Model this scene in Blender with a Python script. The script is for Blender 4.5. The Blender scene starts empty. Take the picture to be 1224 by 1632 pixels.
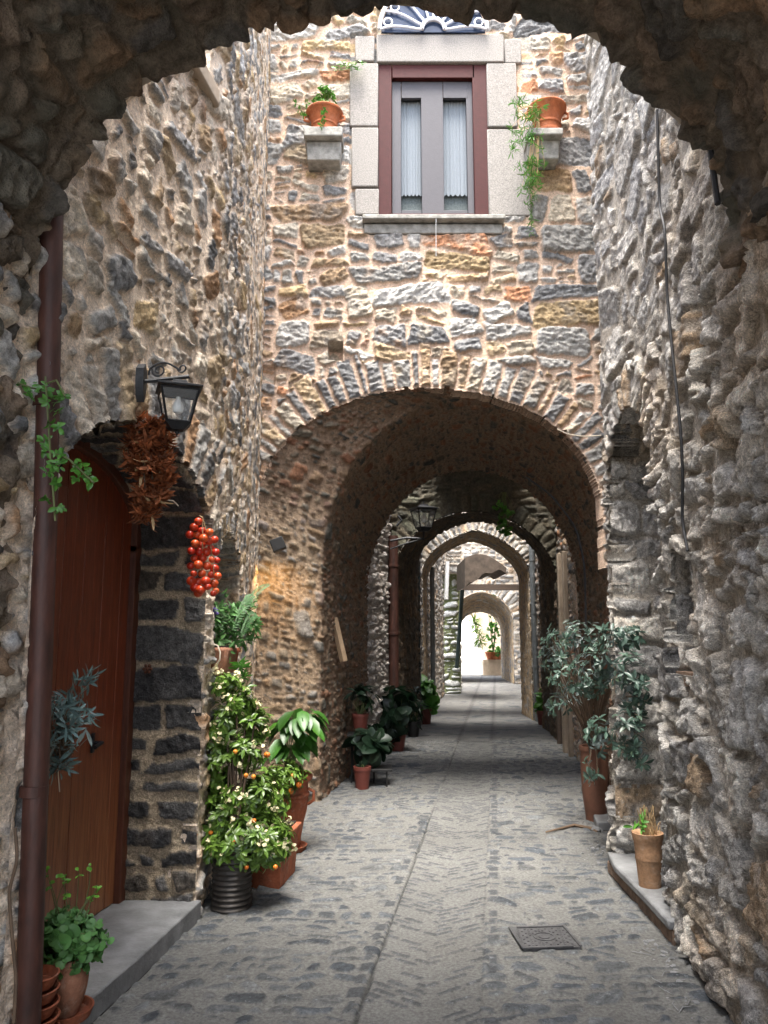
import bpy, math, random
import numpy as np

scn = bpy.context.scene
C = scn.collection

# ------------------------------------------------------------------ camera
FP = 1265.0                      # focal length in photo pixels (photo 1224 x 1632)
PITCH = math.atan(199.0 / FP)
EYE = 1.55
cam = bpy.data.cameras.new('camera')
camo = bpy.data.objects.new('camera', cam)
C.objects.link(camo)
cam.sensor_fit = 'VERTICAL'
cam.sensor_height = 36.0
cam.lens = 36.0 * FP / 1632.0
cam.clip_start = 0.05
cam.clip_end = 500
camo.location = (0, 0, EYE)
camo.rotation_euler = (math.radians(90) + PITCH, 0, 0)
scn.camera = camo

# ------------------------------------------------------------------ light
SUN_EL, SUN_ROT = math.radians(75), math.radians(188)   # high, from behind the camera
w = bpy.data.worlds.new('World')
scn.world = w
w.use_nodes = True
nt = w.node_tree
bg = nt.nodes['Background']
sky = nt.nodes.new('ShaderNodeTexSky')
sky.sky_type = 'NISHITA'
sky.sun_disc = False
sky.sun_elevation = SUN_EL
sky.sun_rotation = SUN_ROT
sky.air_density = 1.0
sky.dust_density = 3.0
sky.ozone_density = 1.0
hs = nt.nodes.new('ShaderNodeHueSaturation')
hs.inputs['Saturation'].default_value = .55      # veiled, milky sky
nt.links.new(sky.outputs[0], hs.inputs['Color'])
nt.links.new(hs.outputs[0], bg.inputs[0])
bg.inputs[1].default_value = 0.15
sl = bpy.data.lights.new('sun', 'SUN')
sl.energy = 2.0
sl.angle = math.radians(28)
sl.color = (1.0, 0.95, 0.87)
so = bpy.data.objects.new('sun', sl)
C.objects.link(so)
sd = (math.sin(SUN_ROT) * math.cos(SUN_EL), math.cos(SUN_ROT) * math.cos(SUN_EL), math.sin(SUN_EL))
from mathutils import Vector, Matrix
so.rotation_euler = Vector(sd).to_track_quat('Z', 'Y').to_euler()
so.location = (0, -5, 20)
scn.view_settings.view_transform = 'Standard'
scn.view_settings.look = 'None'
scn.view_settings.exposure = 2.8
scn.view_settings.gamma = 1.0
scn.cycles.max_bounces = 10
scn.cycles.diffuse_bounces = 6
scn.cycles.glossy_bounces = 3
scn.cycles.transparent_max_bounces = 8
scn.cycles.sample_clamp_indirect = 6
scn.cycles.use_denoising = True

SN, CS = math.sin(PITCH), math.cos(PITCH)


def W(px, py, Y):
    """the point at depth Y (metres ahead) seen at photo pixel px, py"""
    u, v = px - 612.0, 816.0 - py
    k = Y / (FP * CS - v * SN)
    return np.array([u * k, Y, EYE + (FP * SN + v * CS) * k])


def G(px, py, z=0.0):
    """the point of the horizontal plane z seen at photo pixel px, py"""
    u, v = px - 612.0, 816.0 - py
    k = (z - EYE) / (FP * SN + v * CS)
    return np.array([u * k, (FP * CS - v * SN) * k, z])


# ------------------------------------------------------------------ noise
def _hash(i, j, s):
    i = i.astype(np.uint32); j = j.astype(np.uint32)
    h = i * np.uint32(374761393) + j * np.uint32(668265263) + np.uint32((s * 2246822519) & 0xffffffff)
    h = (h ^ (h >> np.uint32(13))) * np.uint32(1274126177)
    h = h ^ (h >> np.uint32(16))
    return (h & np.uint32(0xffffff)).astype(np.float64) / 0xffffff


def vn(x, y, s=0):
    x = np.asarray(x, float); y = np.asarray(y, float)
    xi, yi = np.floor(x).astype(np.int64), np.floor(y).astype(np.int64)
    xf, yf = x - xi, y - yi
    xf = xf * xf * (3 - 2 * xf); yf = yf * yf * (3 - 2 * yf)
    a, b = _hash(xi, yi, s), _hash(xi + 1, yi, s)
    c, d = _hash(xi, yi + 1, s), _hash(xi + 1, yi + 1, s)
    return (a + (b - a) * xf) * (1 - yf) + (c + (d - c) * xf) * yf


def fbm(x, y, s=0, o=4, g=.5):
    t, a, n = 0, 1, 0
    for k in range(o):
        t = t + a * (vn(x * 2 ** k, y * 2 ** k, s + k * 17) - .5)
        n += a; a *= g
    return t / n * 2      # about -1..1


def sstep(a, b, x):
    t = np.clip((x - a) / (b - a), 0, 1)
    return t * t * (3 - 2 * t)


# ------------------------------------------------------------------ stone layout
def guillotine(u0, u1, v0, v1, rng, asp=1.7, lo=.08, hi=.3, skew=1.6):
    out = []
    st = [(u0, u1, v0, v1)]
    while st:
        a, b, c, d = st.pop()
        ww, hh = b - a, d - c
        tgt = lo + (hi - lo) * rng.random() ** skew
        A = asp * (.6 + .9 * rng.random())
        if hh > tgt or ww > tgt * A * 1.5:
            f = .3 + .4 * rng.random()
            if ww / hh > A:
                m = a + ww * f; st += [(a, m, c, d), (m, b, c, d)]
            else:
                m = c + hh * f; st += [(a, b, c, m), (a, b, m, d)]
        else:
            out.append((a, b, c, d))
    return np.array(out)


def coursed(u0, u1, v0, v1, rng, hlo, hhi, wlo, whi):
    out = []
    v = v0
    while v < v1:
        h = hlo + (hhi - hlo) * rng.random()
        u = u0 - rng.random() * .1
        while u < u1:
            ww = wlo + (whi - wlo) * rng.random()
            if rng.random() < .25 and h > .1:
                m = v + h * (.35 + .3 * rng.random())
                out += [(u, u + ww, v, m), (u, u + ww, m, v + h)]
            elif rng.random() < .2:
                out += [(u, u + ww * .5, v, v + h), (u + ww * .5, u + ww, v, v + h)]
            else:
                out.append((u, u + ww, v, v + h))
            u += ww
        v += h
    return np.array(out)


def rasterize(U, V, u0, v0, du, blocks, rng, gap, seed, warp=(.05, .05), rot=.15, rnd=.5):
    nv, nu = U.shape
    Uw = U + warp[0] * fbm(U * 2.3, V * 2.3, seed, 2) + .02 * fbm(U * 9, V * 9, seed + 5, 2)
    Vw = V + warp[1] * fbm(U * 1.7 + 31, V * 1.7, seed + 9, 2) + .02 * fbm(U * 9 + 7, V * 9, seed + 6, 2)
    best = np.full(U.shape, .05); idx = np.full(U.shape, -1)
    lx = np.zeros(U.shape); ly = np.zeros(U.shape)
    M = max(warp) * 1.1 + .05
    for k, (a, b, c, d) in enumerate(blocks):
        i0 = max(0, int((a - M - u0) / du)); i1 = min(nu, int((b + M - u0) / du) + 2)
        j0 = max(0, int((c - M - v0) / du)); j1 = min(nv, int((d + M - v0) / du) + 2)
        if i1 <= i0 or j1 <= j0:
            continue
        cx, cy = (a + b) / 2, (c + d) / 2
        g = gap * (.5 + rng.random())
        hx, hy = max((b - a) / 2 - g, .008), max((d - c) / 2 - g, .008)
        th = rng.normal() * rot * min(1, .12 / max(hx, hy))
        x = Uw[j0:j1, i0:i1] - cx; y = Vw[j0:j1, i0:i1] - cy
        x, y = x * math.cos(th) + y * math.sin(th), -x * math.sin(th) + y * math.cos(th)
        # slanted sides make the block a quadrilateral
        x = x * (1 + rng.normal() * .12 * y / hy); y = y * (1 + rng.normal() * .15 * x / hx)
        r = rnd * min(hx, hy)
        qx, qy = np.abs(x) - hx + r, np.abs(y) - hy + r
        s = np.hypot(np.maximum(qx, 0), np.maximum(qy, 0)) + np.minimum(np.maximum(qx, qy), 0) - r
        m = s < best[j0:j1, i0:i1]
        best[j0:j1, i0:i1][m] = s[m]; idx[j0:j1, i0:i1][m] = k
        lx[j0:j1, i0:i1][m] = x[m]; ly[j0:j1, i0:i1][m] = y[m]
    return best, idx, lx, ly


GREY = [(.29, .28, .26), (.21, .205, .20), (.37, .355, .33), (.155, .155, .155)]
OCHRE = [(.36, .27, .17), (.38, .28, .16), (.30, .21, .13), (.38, .23, .13)]
PAL = {
    'facade': (GREY * 4 + OCHRE + [(.36, .31, .24), (.35, .29, .22), (.38, .34, .28), (.34, .30, .24), (.42, .36, .28), (.40, .20, .11), (.32, .22, .13)], (.62, .46, .345)),
    'left': (GREY * 2 + [(.27, .265, .26), (.36, .35, .33)] * 2 + OCHRE * 2 + [(.54, .47, .38)] * 5, (.78, .64, .50)),
    'right': ([(.54, .51, .47), (.48, .46, .43), (.58, .54, .49), (.42, .405, .39), (.62, .575, .51)] * 4 + [(.42, .31, .21), (.46, .38, .29)], (.52, .465, .395)),
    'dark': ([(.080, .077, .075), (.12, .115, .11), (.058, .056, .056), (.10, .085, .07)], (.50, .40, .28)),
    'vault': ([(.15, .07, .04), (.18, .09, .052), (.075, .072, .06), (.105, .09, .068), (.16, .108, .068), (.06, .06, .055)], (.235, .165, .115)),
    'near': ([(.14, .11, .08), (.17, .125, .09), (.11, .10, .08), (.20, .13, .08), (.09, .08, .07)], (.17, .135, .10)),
    'pale': ([(.55, .50, .46), (.46, .43, .40), (.60, .52, .47), (.40, .37, .35)], (.62, .55, .48)),  # whitened stone: daylight in the left gap put into the colour
    'pier': (GREY + OCHRE[:3] + [(.30, .25, .18)] * 3, (.48, .36, .24)),
    'shaded_front': ([(.075, .075, .055), (.09, .08, .06), (.06, .058, .046), (.10, .085, .06)], (.09, .08, .062)),  # shade on the second passage's front, put into its stone colours
    'jamb': ([(.21, .20, .185), (.16, .155, .145), (.26, .19, .12), (.22, .15, .09), (.24, .20, .15)], (.34, .255, .175)),
    'far': (GREY * 2 + [(.36, .32, .27), (.30, .22, .15)], (.48, .41, .33)),
    'mossy': ([(.46, .46, .44), (.40, .40, .38), (.50, .50, .48)], (.17, .19, .09)),
    'ground': ([(.082, .092, .106), (.10, .109, .120), (.12, .127, .134), (.155, .159, .162)], (.218, .216, .209)),
}


def stone_sheet(pal, U, V, u0, v0, du, blocks, seed, gap=.014, relief=.035, warp=(.05, .05), rot=.15, rnd=.5,
                edge=.03, rough=.012, ring=None, mortar_h=0.0, blobs=0.0, stain=.5, tilt=.08):
    """height, colour (rgba, a = stone mask) over the grid; ring = (s, dist, width of the band, voussoir pitch)"""
    rng = np.random.default_rng(seed)
    sdf, idx, lx, ly = rasterize(U, V, u0, v0, du, blocks, rng, gap, seed, warp, rot, rnd)
    n = len(blocks)
    if ring is not None:
        for (s, dist, wid, lo, hi, gp) in ring:
            s = s + .012 * fbm(U * 8, V * 8, seed + 3, 2)
            cuts = [-1.0]
            while cuts[-1] < np.nanmax(s) + .3:
                cuts.append(cuts[-1] + lo + (hi - lo) * rng.random())
            cuts = np.array(cuts)
            k = np.clip(np.searchsorted(cuts, s) - 1, 0, len(cuts) - 2)
            hw = (cuts[k + 1] - cuts[k]) / 2 - gp
            wk = wid * (.72 + .5 * rng.random(len(cuts)))[k]
            x = s - (cuts[k] + cuts[k + 1]) / 2
            d = dist + .01 * fbm(U * 12 + 3, V * 12, seed + 4, 2)
            q1 = np.abs(x) - hw; q2 = np.abs(d - wk / 2) - wk / 2
            r = .012
            sr = np.hypot(np.maximum(q1 + r, 0), np.maximum(q2 + r, 0)) + np.minimum(np.maximum(q1 + r, q2 + r), 0) - r
            m = (dist < wk + gp) & (dist > -.15)
            sdf = np.where(m, sr, sdf); idx = np.where(m, k + n, idx)
            lx = np.where(m, x, lx); ly = np.where(m, d - wk / 2, ly)
            n += len(cuts)
    sdf = sdf + .010 * fbm(U * 22, V * 22, seed + 21, 3) + .006 * fbm(U * 60, V * 60, seed + 22, 2)
    ii = np.where(idx < 0, 0, idx)
    rel = (.35 + .85 * rng.random(n + 1))[ii]
    tx, ty = np.clip(rng.normal(0, tilt, n + 1), -2 * tilt, 2 * tilt)[ii], np.clip(rng.normal(0, tilt, n + 1), -2 * tilt, 2 * tilt)[ii]
    t = np.clip(-sdf / edge, 0, 1); t = np.sqrt(np.clip(t * (2 - t), 0, 1))
    ang = rng.normal(0, .35, n + 1)[ii]
    ru, rv = U * np.cos(ang) + V * np.sin(ang), -U * np.sin(ang) + V * np.cos(ang)
    strata = fbm(ru * 9, rv * 34, seed + 40, 3) * .6 + (1 - 2 * np.abs(fbm(ru * 14, rv * 22, seed + 44, 3))) * .5
    h = mortar_h + t * (relief * rel + lx * tx + ly * ty + rough * strata)
    h = h + t * rough * .55 * (fbm(ru * 26, rv * 42, seed + 46, 2) + .6 * np.round(fbm(ru * 6, rv * 14, seed + 47, 2) * 3) / 3)
    h = h + .006 * fbm(U * 5, V * 5, seed + 50, 2) + .003 * fbm(U * 35, V * 35, seed + 51, 3) * (1 - t)
    if blobs:
        h = h + blobs * fbm(U * 4.5, V * 3.2, seed + 60, 3) + blobs * .7 * (np.abs(fbm(U * 11, V * 7, seed + 61, 3)))
    mask = sstep(-.001, .008, -sdf)
    cols = np.array(PAL[pal][0]); mc = np.array(PAL[pal][1])
    pick = rng.integers(0, len(cols), n + 1); pick2 = rng.integers(0, len(cols), n + 1)
    br = (.78 + .5 * rng.random(n + 1))
    c1 = cols[pick] * br[:, None]; c2 = cols[pick2] * br[:, None]
    f = sstep(.05, .5, fbm(U * 7 + 100, V * 7, seed + 70, 3))[..., None] * stain
    sc = c1[ii] * (1 - f) + c2[ii] * f
    sc = sc * (1 + .45 * fbm(U * 30, V * 45, seed + 71, 3) + .30 * strata)[..., None]
    mcv = mc[None, None, :] * (1 + .16 * fbm(U * 3, V * 3, seed + 72, 3) + .10 * fbm(U * 40, V * 40, seed + 73, 2))[..., None]
    col = mcv * (1 - mask[..., None]) + sc * mask[..., None]
    return h, np.concatenate([np.clip(col, .01, .9), mask[..., None]], -1)


# ------------------------------------------------------------------ object helpers
OFF = {}


def props(o, label=None, cat=None, group=None, kind=None):
    if label: o['label'] = label
    if cat: o['category'] = cat
    if group: o['group'] = group
    if kind: o['kind'] = kind
    return o


def thing(name, label, cat, loc=(0, 0, 0), group=None):
    o = bpy.data.objects.new(name, None)
    o.empty_display_size = .1
    C.objects.link(o)
    o.location = tuple(float(v) for v in loc)
    OFF[o.name] = np.array(loc, float)
    return props(o, label, cat, group)


def finish(name, me, m, parent, base):
    if m is not None:
        me.materials.append(m)
    o = bpy.data.objects.new(name, me)
    C.objects.link(o)
    if parent is not None:
        o.parent = parent
        OFF[o.name] = OFF[parent.name]
    else:
        OFF[o.name] = np.array(base, float)
        o.location = tuple(float(v) for v in base)
    return o


def raw_mesh(name, V, faces, m=None, parent=None, base=(0, 0, 0), cols=None, smooth=True, midx=None):
    """V world coordinates; faces: (n,4) int array or a list of tuples"""
    off = OFF[parent.name] if parent is not None else np.array(base, float)
    V = np.asarray(V, float).reshape(-1, 3) - off
    me = bpy.data.meshes.new(name)
    if isinstance(faces, np.ndarray):
        n, k = faces.shape
        me.vertices.add(len(V)); me.vertices.foreach_set('co', V.astype(np.float32).ravel())
        me.loops.add(n * k); me.loops.foreach_set('vertex_index', faces.astype(np.int32).ravel())
        me.polygons.add(n)
        me.polygons.foreach_set('loop_start', np.arange(0, n * k, k, dtype=np.int32))
        me.polygons.foreach_set('loop_total', np.full(n, k, dtype=np.int32))
        me.update(calc_edges=True)
    else:
        me.from_pydata([tuple(v) for v in V], [], faces)
        me.update()
    if smooth:
        me.polygons.foreach_set('use_smooth', np.ones(len(me.polygons), bool))
    if cols is not None:
        ca = me.color_attributes.new('Col', 'FLOAT_COLOR', 'POINT')
        ca.data.foreach_set('color', np.asarray(cols, np.float32).ravel())
    me.validate(clean_customdata=False)
    o = finish(name, me, m, parent, base)
    if midx is not None:
        pass
    return o


def sheet(name, P, h, col, m, parent=None, keep=None, flip=False, skirt=.0, base=(0, 0, 0)):
    """a grid surface P (nv,nu,3) pushed out along its normal by h; keep = bool per vertex; skirt = depth of the rim behind cut edges"""
    nv, nu = P.shape[:2]
    du = np.gradient(P, axis=1); dv = np.gradient(P, axis=0)
    N = np.cross(du, dv); N /= np.linalg.norm(N, axis=2, keepdims=True) + 1e-12
    if flip: N = -N
    Q = P + N * h[..., None]
    I = np.arange(nv * nu).reshape(nv, nu)
    F = np.stack([I[:-1, :-1], I[:-1, 1:], I[1:, 1:], I[1:, :-1]], -1)
    if flip: F = F[..., ::-1]
    if keep is None:
        K = np.ones((nv - 1, nu - 1), bool)
    else:
        K = keep[:-1, :-1] & keep[1:, :-1] & keep[:-1, 1:] & keep[1:, 1:]
    faces = F[K]
    verts = Q.reshape(-1, 3); cc = col.reshape(-1, 4)
    if skirt and keep is not None:
        R = []
        def addrim(sel, e0, e1):
            a = e0[sel]; b = e1[sel]
            R.append(np.stack([a, b], -1))
        kh = K[:, 1:] != K[:, :-1]
        addrim(kh, I[:-1, 1:-1], I[1:, 1:-1])
        kv = K[1:, :] != K[:-1, :]
        addrim(kv, I[1:-1, :-1], I[1:-1, 1:])
        R = np.concatenate(R)
        used, inv = np.unique(R, return_inverse=True)
        inv = inv.reshape(R.shape)
        back = verts[used] - N.reshape(-1, 3)[used] * skirt
        b0 = len(verts)
        faces = np.concatenate([faces, np.stack([R[:, 0], R[:, 1], inv[:, 1] + b0, inv[:, 0] + b0], -1)])
        verts = np.concatenate([verts, back]); cc = np.concatenate([cc, cc[used]])
    # drop unused
    u, inv = np.unique(faces, return_inverse=True)
    faces = inv.reshape(faces.shape)
    return raw_mesh(name, verts[u], faces, m, parent, base, cc[u])


def poly_x(pts):
    p = np.array(pts, float)
    return lambda t: np.interp(t, p[:, 0], p[:, 1])


def grid(u0, u1, v0, v1, du):
    nu = max(2, int(round((u1 - u0) / du)) + 1); nv = max(2, int(round((v1 - v0) / du)) + 1)
    return np.meshgrid(u0 + du * np.arange(nu), v0 + du * np.arange(nv))


def arch_curve(u0, u1, zs, zc, n=60, zb=0.0, p=2.0, point=0.0):
    """outline of an arched opening, from bottom left over the crown to bottom right"""
    c, r = (u0 + u1) / 2, (u1 - u0) / 2
    a = np.linspace(math.pi, 0, n)
    x = c + r * np.sign(np.cos(a)) * np.abs(np.cos(a)) ** (2 / p)
    z = zs + (zc - zs) * np.abs(np.sin(a)) ** (2 / p)
    if point:
        z = z + point * (1 - np.abs(np.cos(a))) ** 2 - point * .0
    nb = 14
    L = np.stack([np.full(nb, u0), np.linspace(zb, zs, nb, endpoint=False)], -1)
    Rr = np.stack([np.full(nb, u1), np.linspace(zs, zb, nb + 1)[1:]], -1)
    return np.concatenate([L, np.stack([x, z], -1), Rr])


def curve_z(cv):
    n0, n1 = 14, len(cv) - 14
    a = cv[n0:n1]
    return lambda u: np.interp(u, a[:, 0], a[:, 1], left=-9, right=-9)


def near_curve(U, V, cv, reach):
    """arc length along the curve and distance to it for grid points"""
    s = np.concatenate([[0], np.cumsum(np.hypot(*np.diff(cv, axis=0).T))])
    S = np.full(U.shape, np.nan); D = np.full(U.shape, 9.0)
    sel = (U > cv[:, 0].min() - reach) & (U < cv[:, 0].max() + reach) & (V < cv[:, 1].max() + reach) & (V > cv[:, 1].min() - .1)
    pu, pv = U[sel], V[sel]
    bs = np.zeros(len(pu)); bd = np.full(len(pu), 9.0)
    for k in range(len(cv) - 1):
        a, b = cv[k], cv[k + 1]
        e = b - a; L = float(e @ e)
        if L < 1e-10: continue
        t = np.clip(((pu - a[0]) * e[0] + (pv - a[1]) * e[1]) / L, 0, 1)
        d = np.hypot(pu - a[0] - t * e[0], pv - a[1] - t * e[1])
        m = d < bd
        bd[m] = d[m]; bs[m] = s[k] + t[m] * math.sqrt(L)
    S[sel] = bs; D[sel] = bd
    S = np.where(np.isnan(S), 0, S)
    return S, D, s


class Shape:
    """collects boxes, tubes, lathes and polygons; .build links them as one mesh"""
    def __init__(self):
        self.v = []; self.f = []; self.c = []

    def add(self, V, F, col=None):
        b = len(self.v)
        self.v += [tuple(map(float, p)) for p in V]
        self.f += [tuple(int(i) + b for i in f) for f in F]
        return self

    def box(self, c, s, ax=None, rz=0.0, taper=1.0):
        c = np.array(c, float); s = np.array(s, float) / 2
        if ax is None:
            ax = np.array([[math.cos(rz), math.sin(rz), 0], [-math.sin(rz), math.cos(rz), 0], [0, 0, 1]])
        ax = np.asarray(ax, float)
        V = []
        for dz in (-1, 1):
            k = taper if dz < 0 else 1.0
            for dx, dy in ((-1, -1), (1, -1), (1, 1), (-1, 1)):
                V.append(c + ax[0] * dx * s[0] * k + ax[1] * dy * s[1] * k + ax[2] * dz * s[2])
        return self.add(V, [(3, 2, 1, 0), (4, 5, 6, 7), (0, 1, 5, 4), (1, 2, 6, 5), (2, 3, 7, 6), (3, 0, 4, 7)])

    def tube(self, pts, r, n=8, cap=True):
        P = np.array(pts, float); m = len(P)
        r = np.broadcast_to(np.asarray(r, float), (m,))
        T = np.gradient(P, axis=0); T /= np.linalg.norm(T, axis=1, keepdims=True) + 1e-12
        up = np.array([0, 0, 1.0]) if abs(T[0][2]) < .9 else np.array([1.0, 0, 0])
        a = np.cross(T[0], up); a /= np.linalg.norm(a)
        V = []
        for k in range(m):
            a = a - T[k] * (a @ T[k]); a /= np.linalg.norm(a) + 1e-12
            b = np.cross(T[k], a)
            for j in range(n):
                t = 2 * math.pi * j / n
                V.append(P[k] + r[k] * (a * math.cos(t) + b * math.sin(t)))
        F = [(k * n + j, k * n + (j + 1) % n, (k + 1) * n + (j + 1) % n, (k + 1) * n + j) for k in range(m - 1) for j in range(n)]
        if cap:
            F += [tuple(range(n))[::-1], tuple((m - 1) * n + j for j in range(n))]
        return self.add(V, F)

    def lathe(self, c, prof, n=28, wob=0.0):
        c = np.array(c, float); V = []; F = []
        for (r, z) in prof:
            for j in range(n):
                t = 2 * math.pi * j / n
                V.append(c + np.array([r * math.cos(t), r * math.sin(t), z]))
        m = len(prof)
        F = [(k * n + j, k * n + (j + 1) % n, (k + 1) * n + (j + 1) % n, (k + 1) * n + j) for k in range(m - 1) for j in range(n)]
        return self.add(V, F)

    def ball(self, c, r, n=10, sq=(1, 1, 1)):
        c = np.array(c, float)
        V = []; m = n // 2 + 1
        for i in range(m):
            ph = math.pi * i / (m - 1)
            for j in range(n):
                t = 2 * math.pi * j / n
                V.append(c + r * np.array([math.sin(ph) * math.cos(t) * sq[0], math.sin(ph) * math.sin(t) * sq[1], math.cos(ph) * sq[2]]))
        F = [(k * n + j, k * n + (j + 1) % n, (k + 1) * n + (j + 1) % n, (k + 1) * n + j) for k in range(m - 1) for j in range(n)]
        return self.add(V, F)

    def prism(self, loop, d):
        """loop of 3-D points in one plane pushed through by vector d"""
        L = [np.array(p, float) for p in loop]; d = np.array(d, float); n = len(L)
        V = L + [p + d for p in L]
        F = [tuple(range(n))[::-1], tuple(range(n, 2 * n))] + [(k, (k + 1) % n, n + (k + 1) % n, n + k) for k in range(n)]
        return self.add(V, F)

    def build(self, name, m, parent=None, base=None, bevel=0.0, smooth=True, angle=35):
        if base is None and parent is None:
            a = np.array(self.v); base = ((a[:, 0].min() + a[:, 0].max()) / 2, (a[:, 1].min() + a[:, 1].max()) / 2, a[:, 2].min())
        o = raw_mesh(name, np.array(self.v), self.f, m, parent, base if base is not None else (0, 0, 0), smooth=False)
        import bmesh
        bm = bmesh.new(); bm.from_mesh(o.data)
        bmesh.ops.remove_doubles(bm, verts=bm.verts, dist=1e-5)
        bmesh.ops.recalc_face_normals(bm, faces=bm.faces)
        if smooth:
            for f in bm.faces: f.smooth = True
            for e in bm.edges:
                if len(e.link_faces) == 2 and e.calc_face_angle(0) > math.radians(angle): e.smooth = False
        bm.to_mesh(o.data); bm.free()
        if bevel:
            b = o.modifiers.new('bevel', 'BEVEL'); b.width = bevel; b.segments = 2; b.limit_method = 'ANGLE'
        return o


def leaves(name, P, D, Nn, L, Wd, m, parent=None, base=(0, 0, 0), rng=None, curl=.25, shade=(1, 1, 1), var=.35, shape=0):
    """one mesh of leaves: P roots, D directions, Nn upward normals (n,3), L lengths, Wd widths"""
    P, D, Nn = (np.asarray(a, float) for a in (P, D, Nn)); n = len(P)
    L = np.broadcast_to(L, (n,))[:, None]; Wd = np.broadcast_to(Wd, (n,))[:, None]
    D = D / (np.linalg.norm(D, axis=1, keepdims=True) + 1e-9)
    S = np.cross(D, Nn); S /= np.linalg.norm(S, axis=1, keepdims=True) + 1e-9
    Nn = np.cross(S, D)
    prof = [(0, 0), (.3, .42), (.62, .5), (.85, .3), (1, 0)] if shape == 0 else [(0, 0), (.25, .62), (.55, .78), (.85, .62), (1, .25)]
    rows = []
    for (t, ww) in prof:
        c = P + D * L * t - Nn * L * curl * t * t
        lift = Nn * Wd * ww * .35
        rows += [c - S * Wd * ww + lift, c, c + S * Wd * ww + lift]
    V = np.stack(rows, 1).reshape(-1, 3)
    k = len(prof) * 3
    F = []
    for r in range(len(prof) - 1):
        for q in (0, 1):
            F.append([r * 3 + q, r * 3 + q + 1, (r + 1) * 3 + q + 1, (r + 1) * 3 + q])
    F = np.array(F)[None] + (np.arange(n) * k)[:, None, None]
    F = F.reshape(-1, 4)
    rng = rng or np.random.default_rng(1)
    b = (1 + var * (rng.random((n, 1)) * 2 - 1)) * np.array(shade)[None]
    b = b + np.array([[.25, .12, -.1]]) * (rng.random((n, 1)) < .12) * .5
    cc = np.concatenate([np.repeat(b, k, 0), np.ones((n * k, 1))], 1)
    return raw_mesh(name, V, F, m, parent, base, cc)


# ------------------------------------------------------------------ materials
def newmat(name):
    m = bpy.data.materials.new(name); m.use_nodes = True
    n = m.node_tree.nodes; b = n['Principled BSDF']
    return m, n, m.node_tree.links, b


def noise(n, l, scale, detail=4, vec=None, rough=.6):
    t = n.new('ShaderNodeTexNoise'); t.inputs['Scale'].default_value = scale
    t.inputs['Detail'].default_value = detail; t.inputs['Roughness'].default_value = rough
    if vec is not None: l.new(vec, t.inputs['Vector'])
    return t.outputs['Fac']


def ramp(n, l, fac, a, b, lo=.35, hi=.65):
    r = n.new('ShaderNodeMapRange'); r.inputs['From Min'].default_value = lo; r.inputs['From Max'].default_value = hi
    r.inputs['To Min'].default_value = a; r.inputs['To Max'].default_value = b
    l.new(fac, r.inputs['Value']); return r.outputs['Result']


def mul(n, l, col, fac):
    x = n.new('ShaderNodeMix'); x.data_type = 'RGBA'; x.blend_type = 'MULTIPLY'; x.inputs['Factor'].default_value = 1
    if isinstance(col, tuple): x.inputs[6].default_value = (*col, 1)
    else: l.new(col, x.inputs[6])
    l.new(fac, x.inputs[7]); return x.outputs[2]


def mixc(n, l, fac, a, b):
    x = n.new('ShaderNodeMix'); x.data_type = 'RGBA'
    if isinstance(fac, float): x.inputs['Factor'].default_value = fac
    else: l.new(fac, x.inputs['Factor'])
    for v, i in ((a, 6), (b, 7)):
        if isinstance(v, tuple): x.inputs[i].default_value = (*v, 1)
        else: l.new(v, x.inputs[i])
    return x.outputs[2]


def bump(n, l, b, h, strength=.4, dist=.01):
    x = n.new('ShaderNodeBump'); x.inputs['Strength'].default_value = strength; x.inputs['Distance'].default_value = dist
    l.new(h, x.inputs['Height']); l.new(x.outputs['Normal'], b.inputs['Normal'])


def stone_mat(name, bstr=.6, bscale=45, lichen=(.55, .55, .50), lich=.35, moss=None, speck=.25, dist=.024):
    m, n, l, b = newmat(name)
    a = n.new('ShaderNodeAttribute'); a.attribute_name = 'Col'
    geo = n.new('ShaderNodeNewGeometry')
    v = geo.outputs['Position']
    f1 = noise(n, l, bscale, 6, v, .7); f2 = noise(n, l, 150, 3, v)
    c = mul(n, l, a.outputs['Color'], ramp(n, l, f1, .55, 1.4, .3, .7))
    c = mul(n, l, c, ramp(n, l, f2, 1 - speck, 1 + speck, .3, .7))
    # pale lichen spots on the stones only
    f3 = noise(n, l, 22, 8, v, .8)
    mm = n.new('ShaderNodeMath'); mm.operation = 'MULTIPLY'
    l.new(ramp(n, l, f3, 0, lich, .56, .66), mm.inputs[0]); l.new(a.outputs['Alpha'], mm.inputs[1])
    c = mixc(n, l, mm.outputs[0], c, lichen)
    if moss:
        c = mixc(n, l, ramp(n, l, noise(n, l, 3, 5, v), 0, .6, .5, .68), c, moss)
    l.new(c, b.inputs['Base Color'])
    b.inputs['Roughness'].default_value = .92
    b.inputs['Specular IOR Level'].default_value = .25
    ad = n.new('ShaderNodeMath'); ad.operation = 'ADD'; l.new(f1, ad.inputs[0])
    m2 = n.new('ShaderNodeMath'); m2.operation = 'MULTIPLY'; m2.inputs[1].default_value = .35; l.new(f2, m2.inputs[0]); l.new(m2.outputs[0], ad.inputs[1])
    bump(n, l, b, ad.outputs[0], min(1, bstr * 1.1), dist)
    return m


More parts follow.
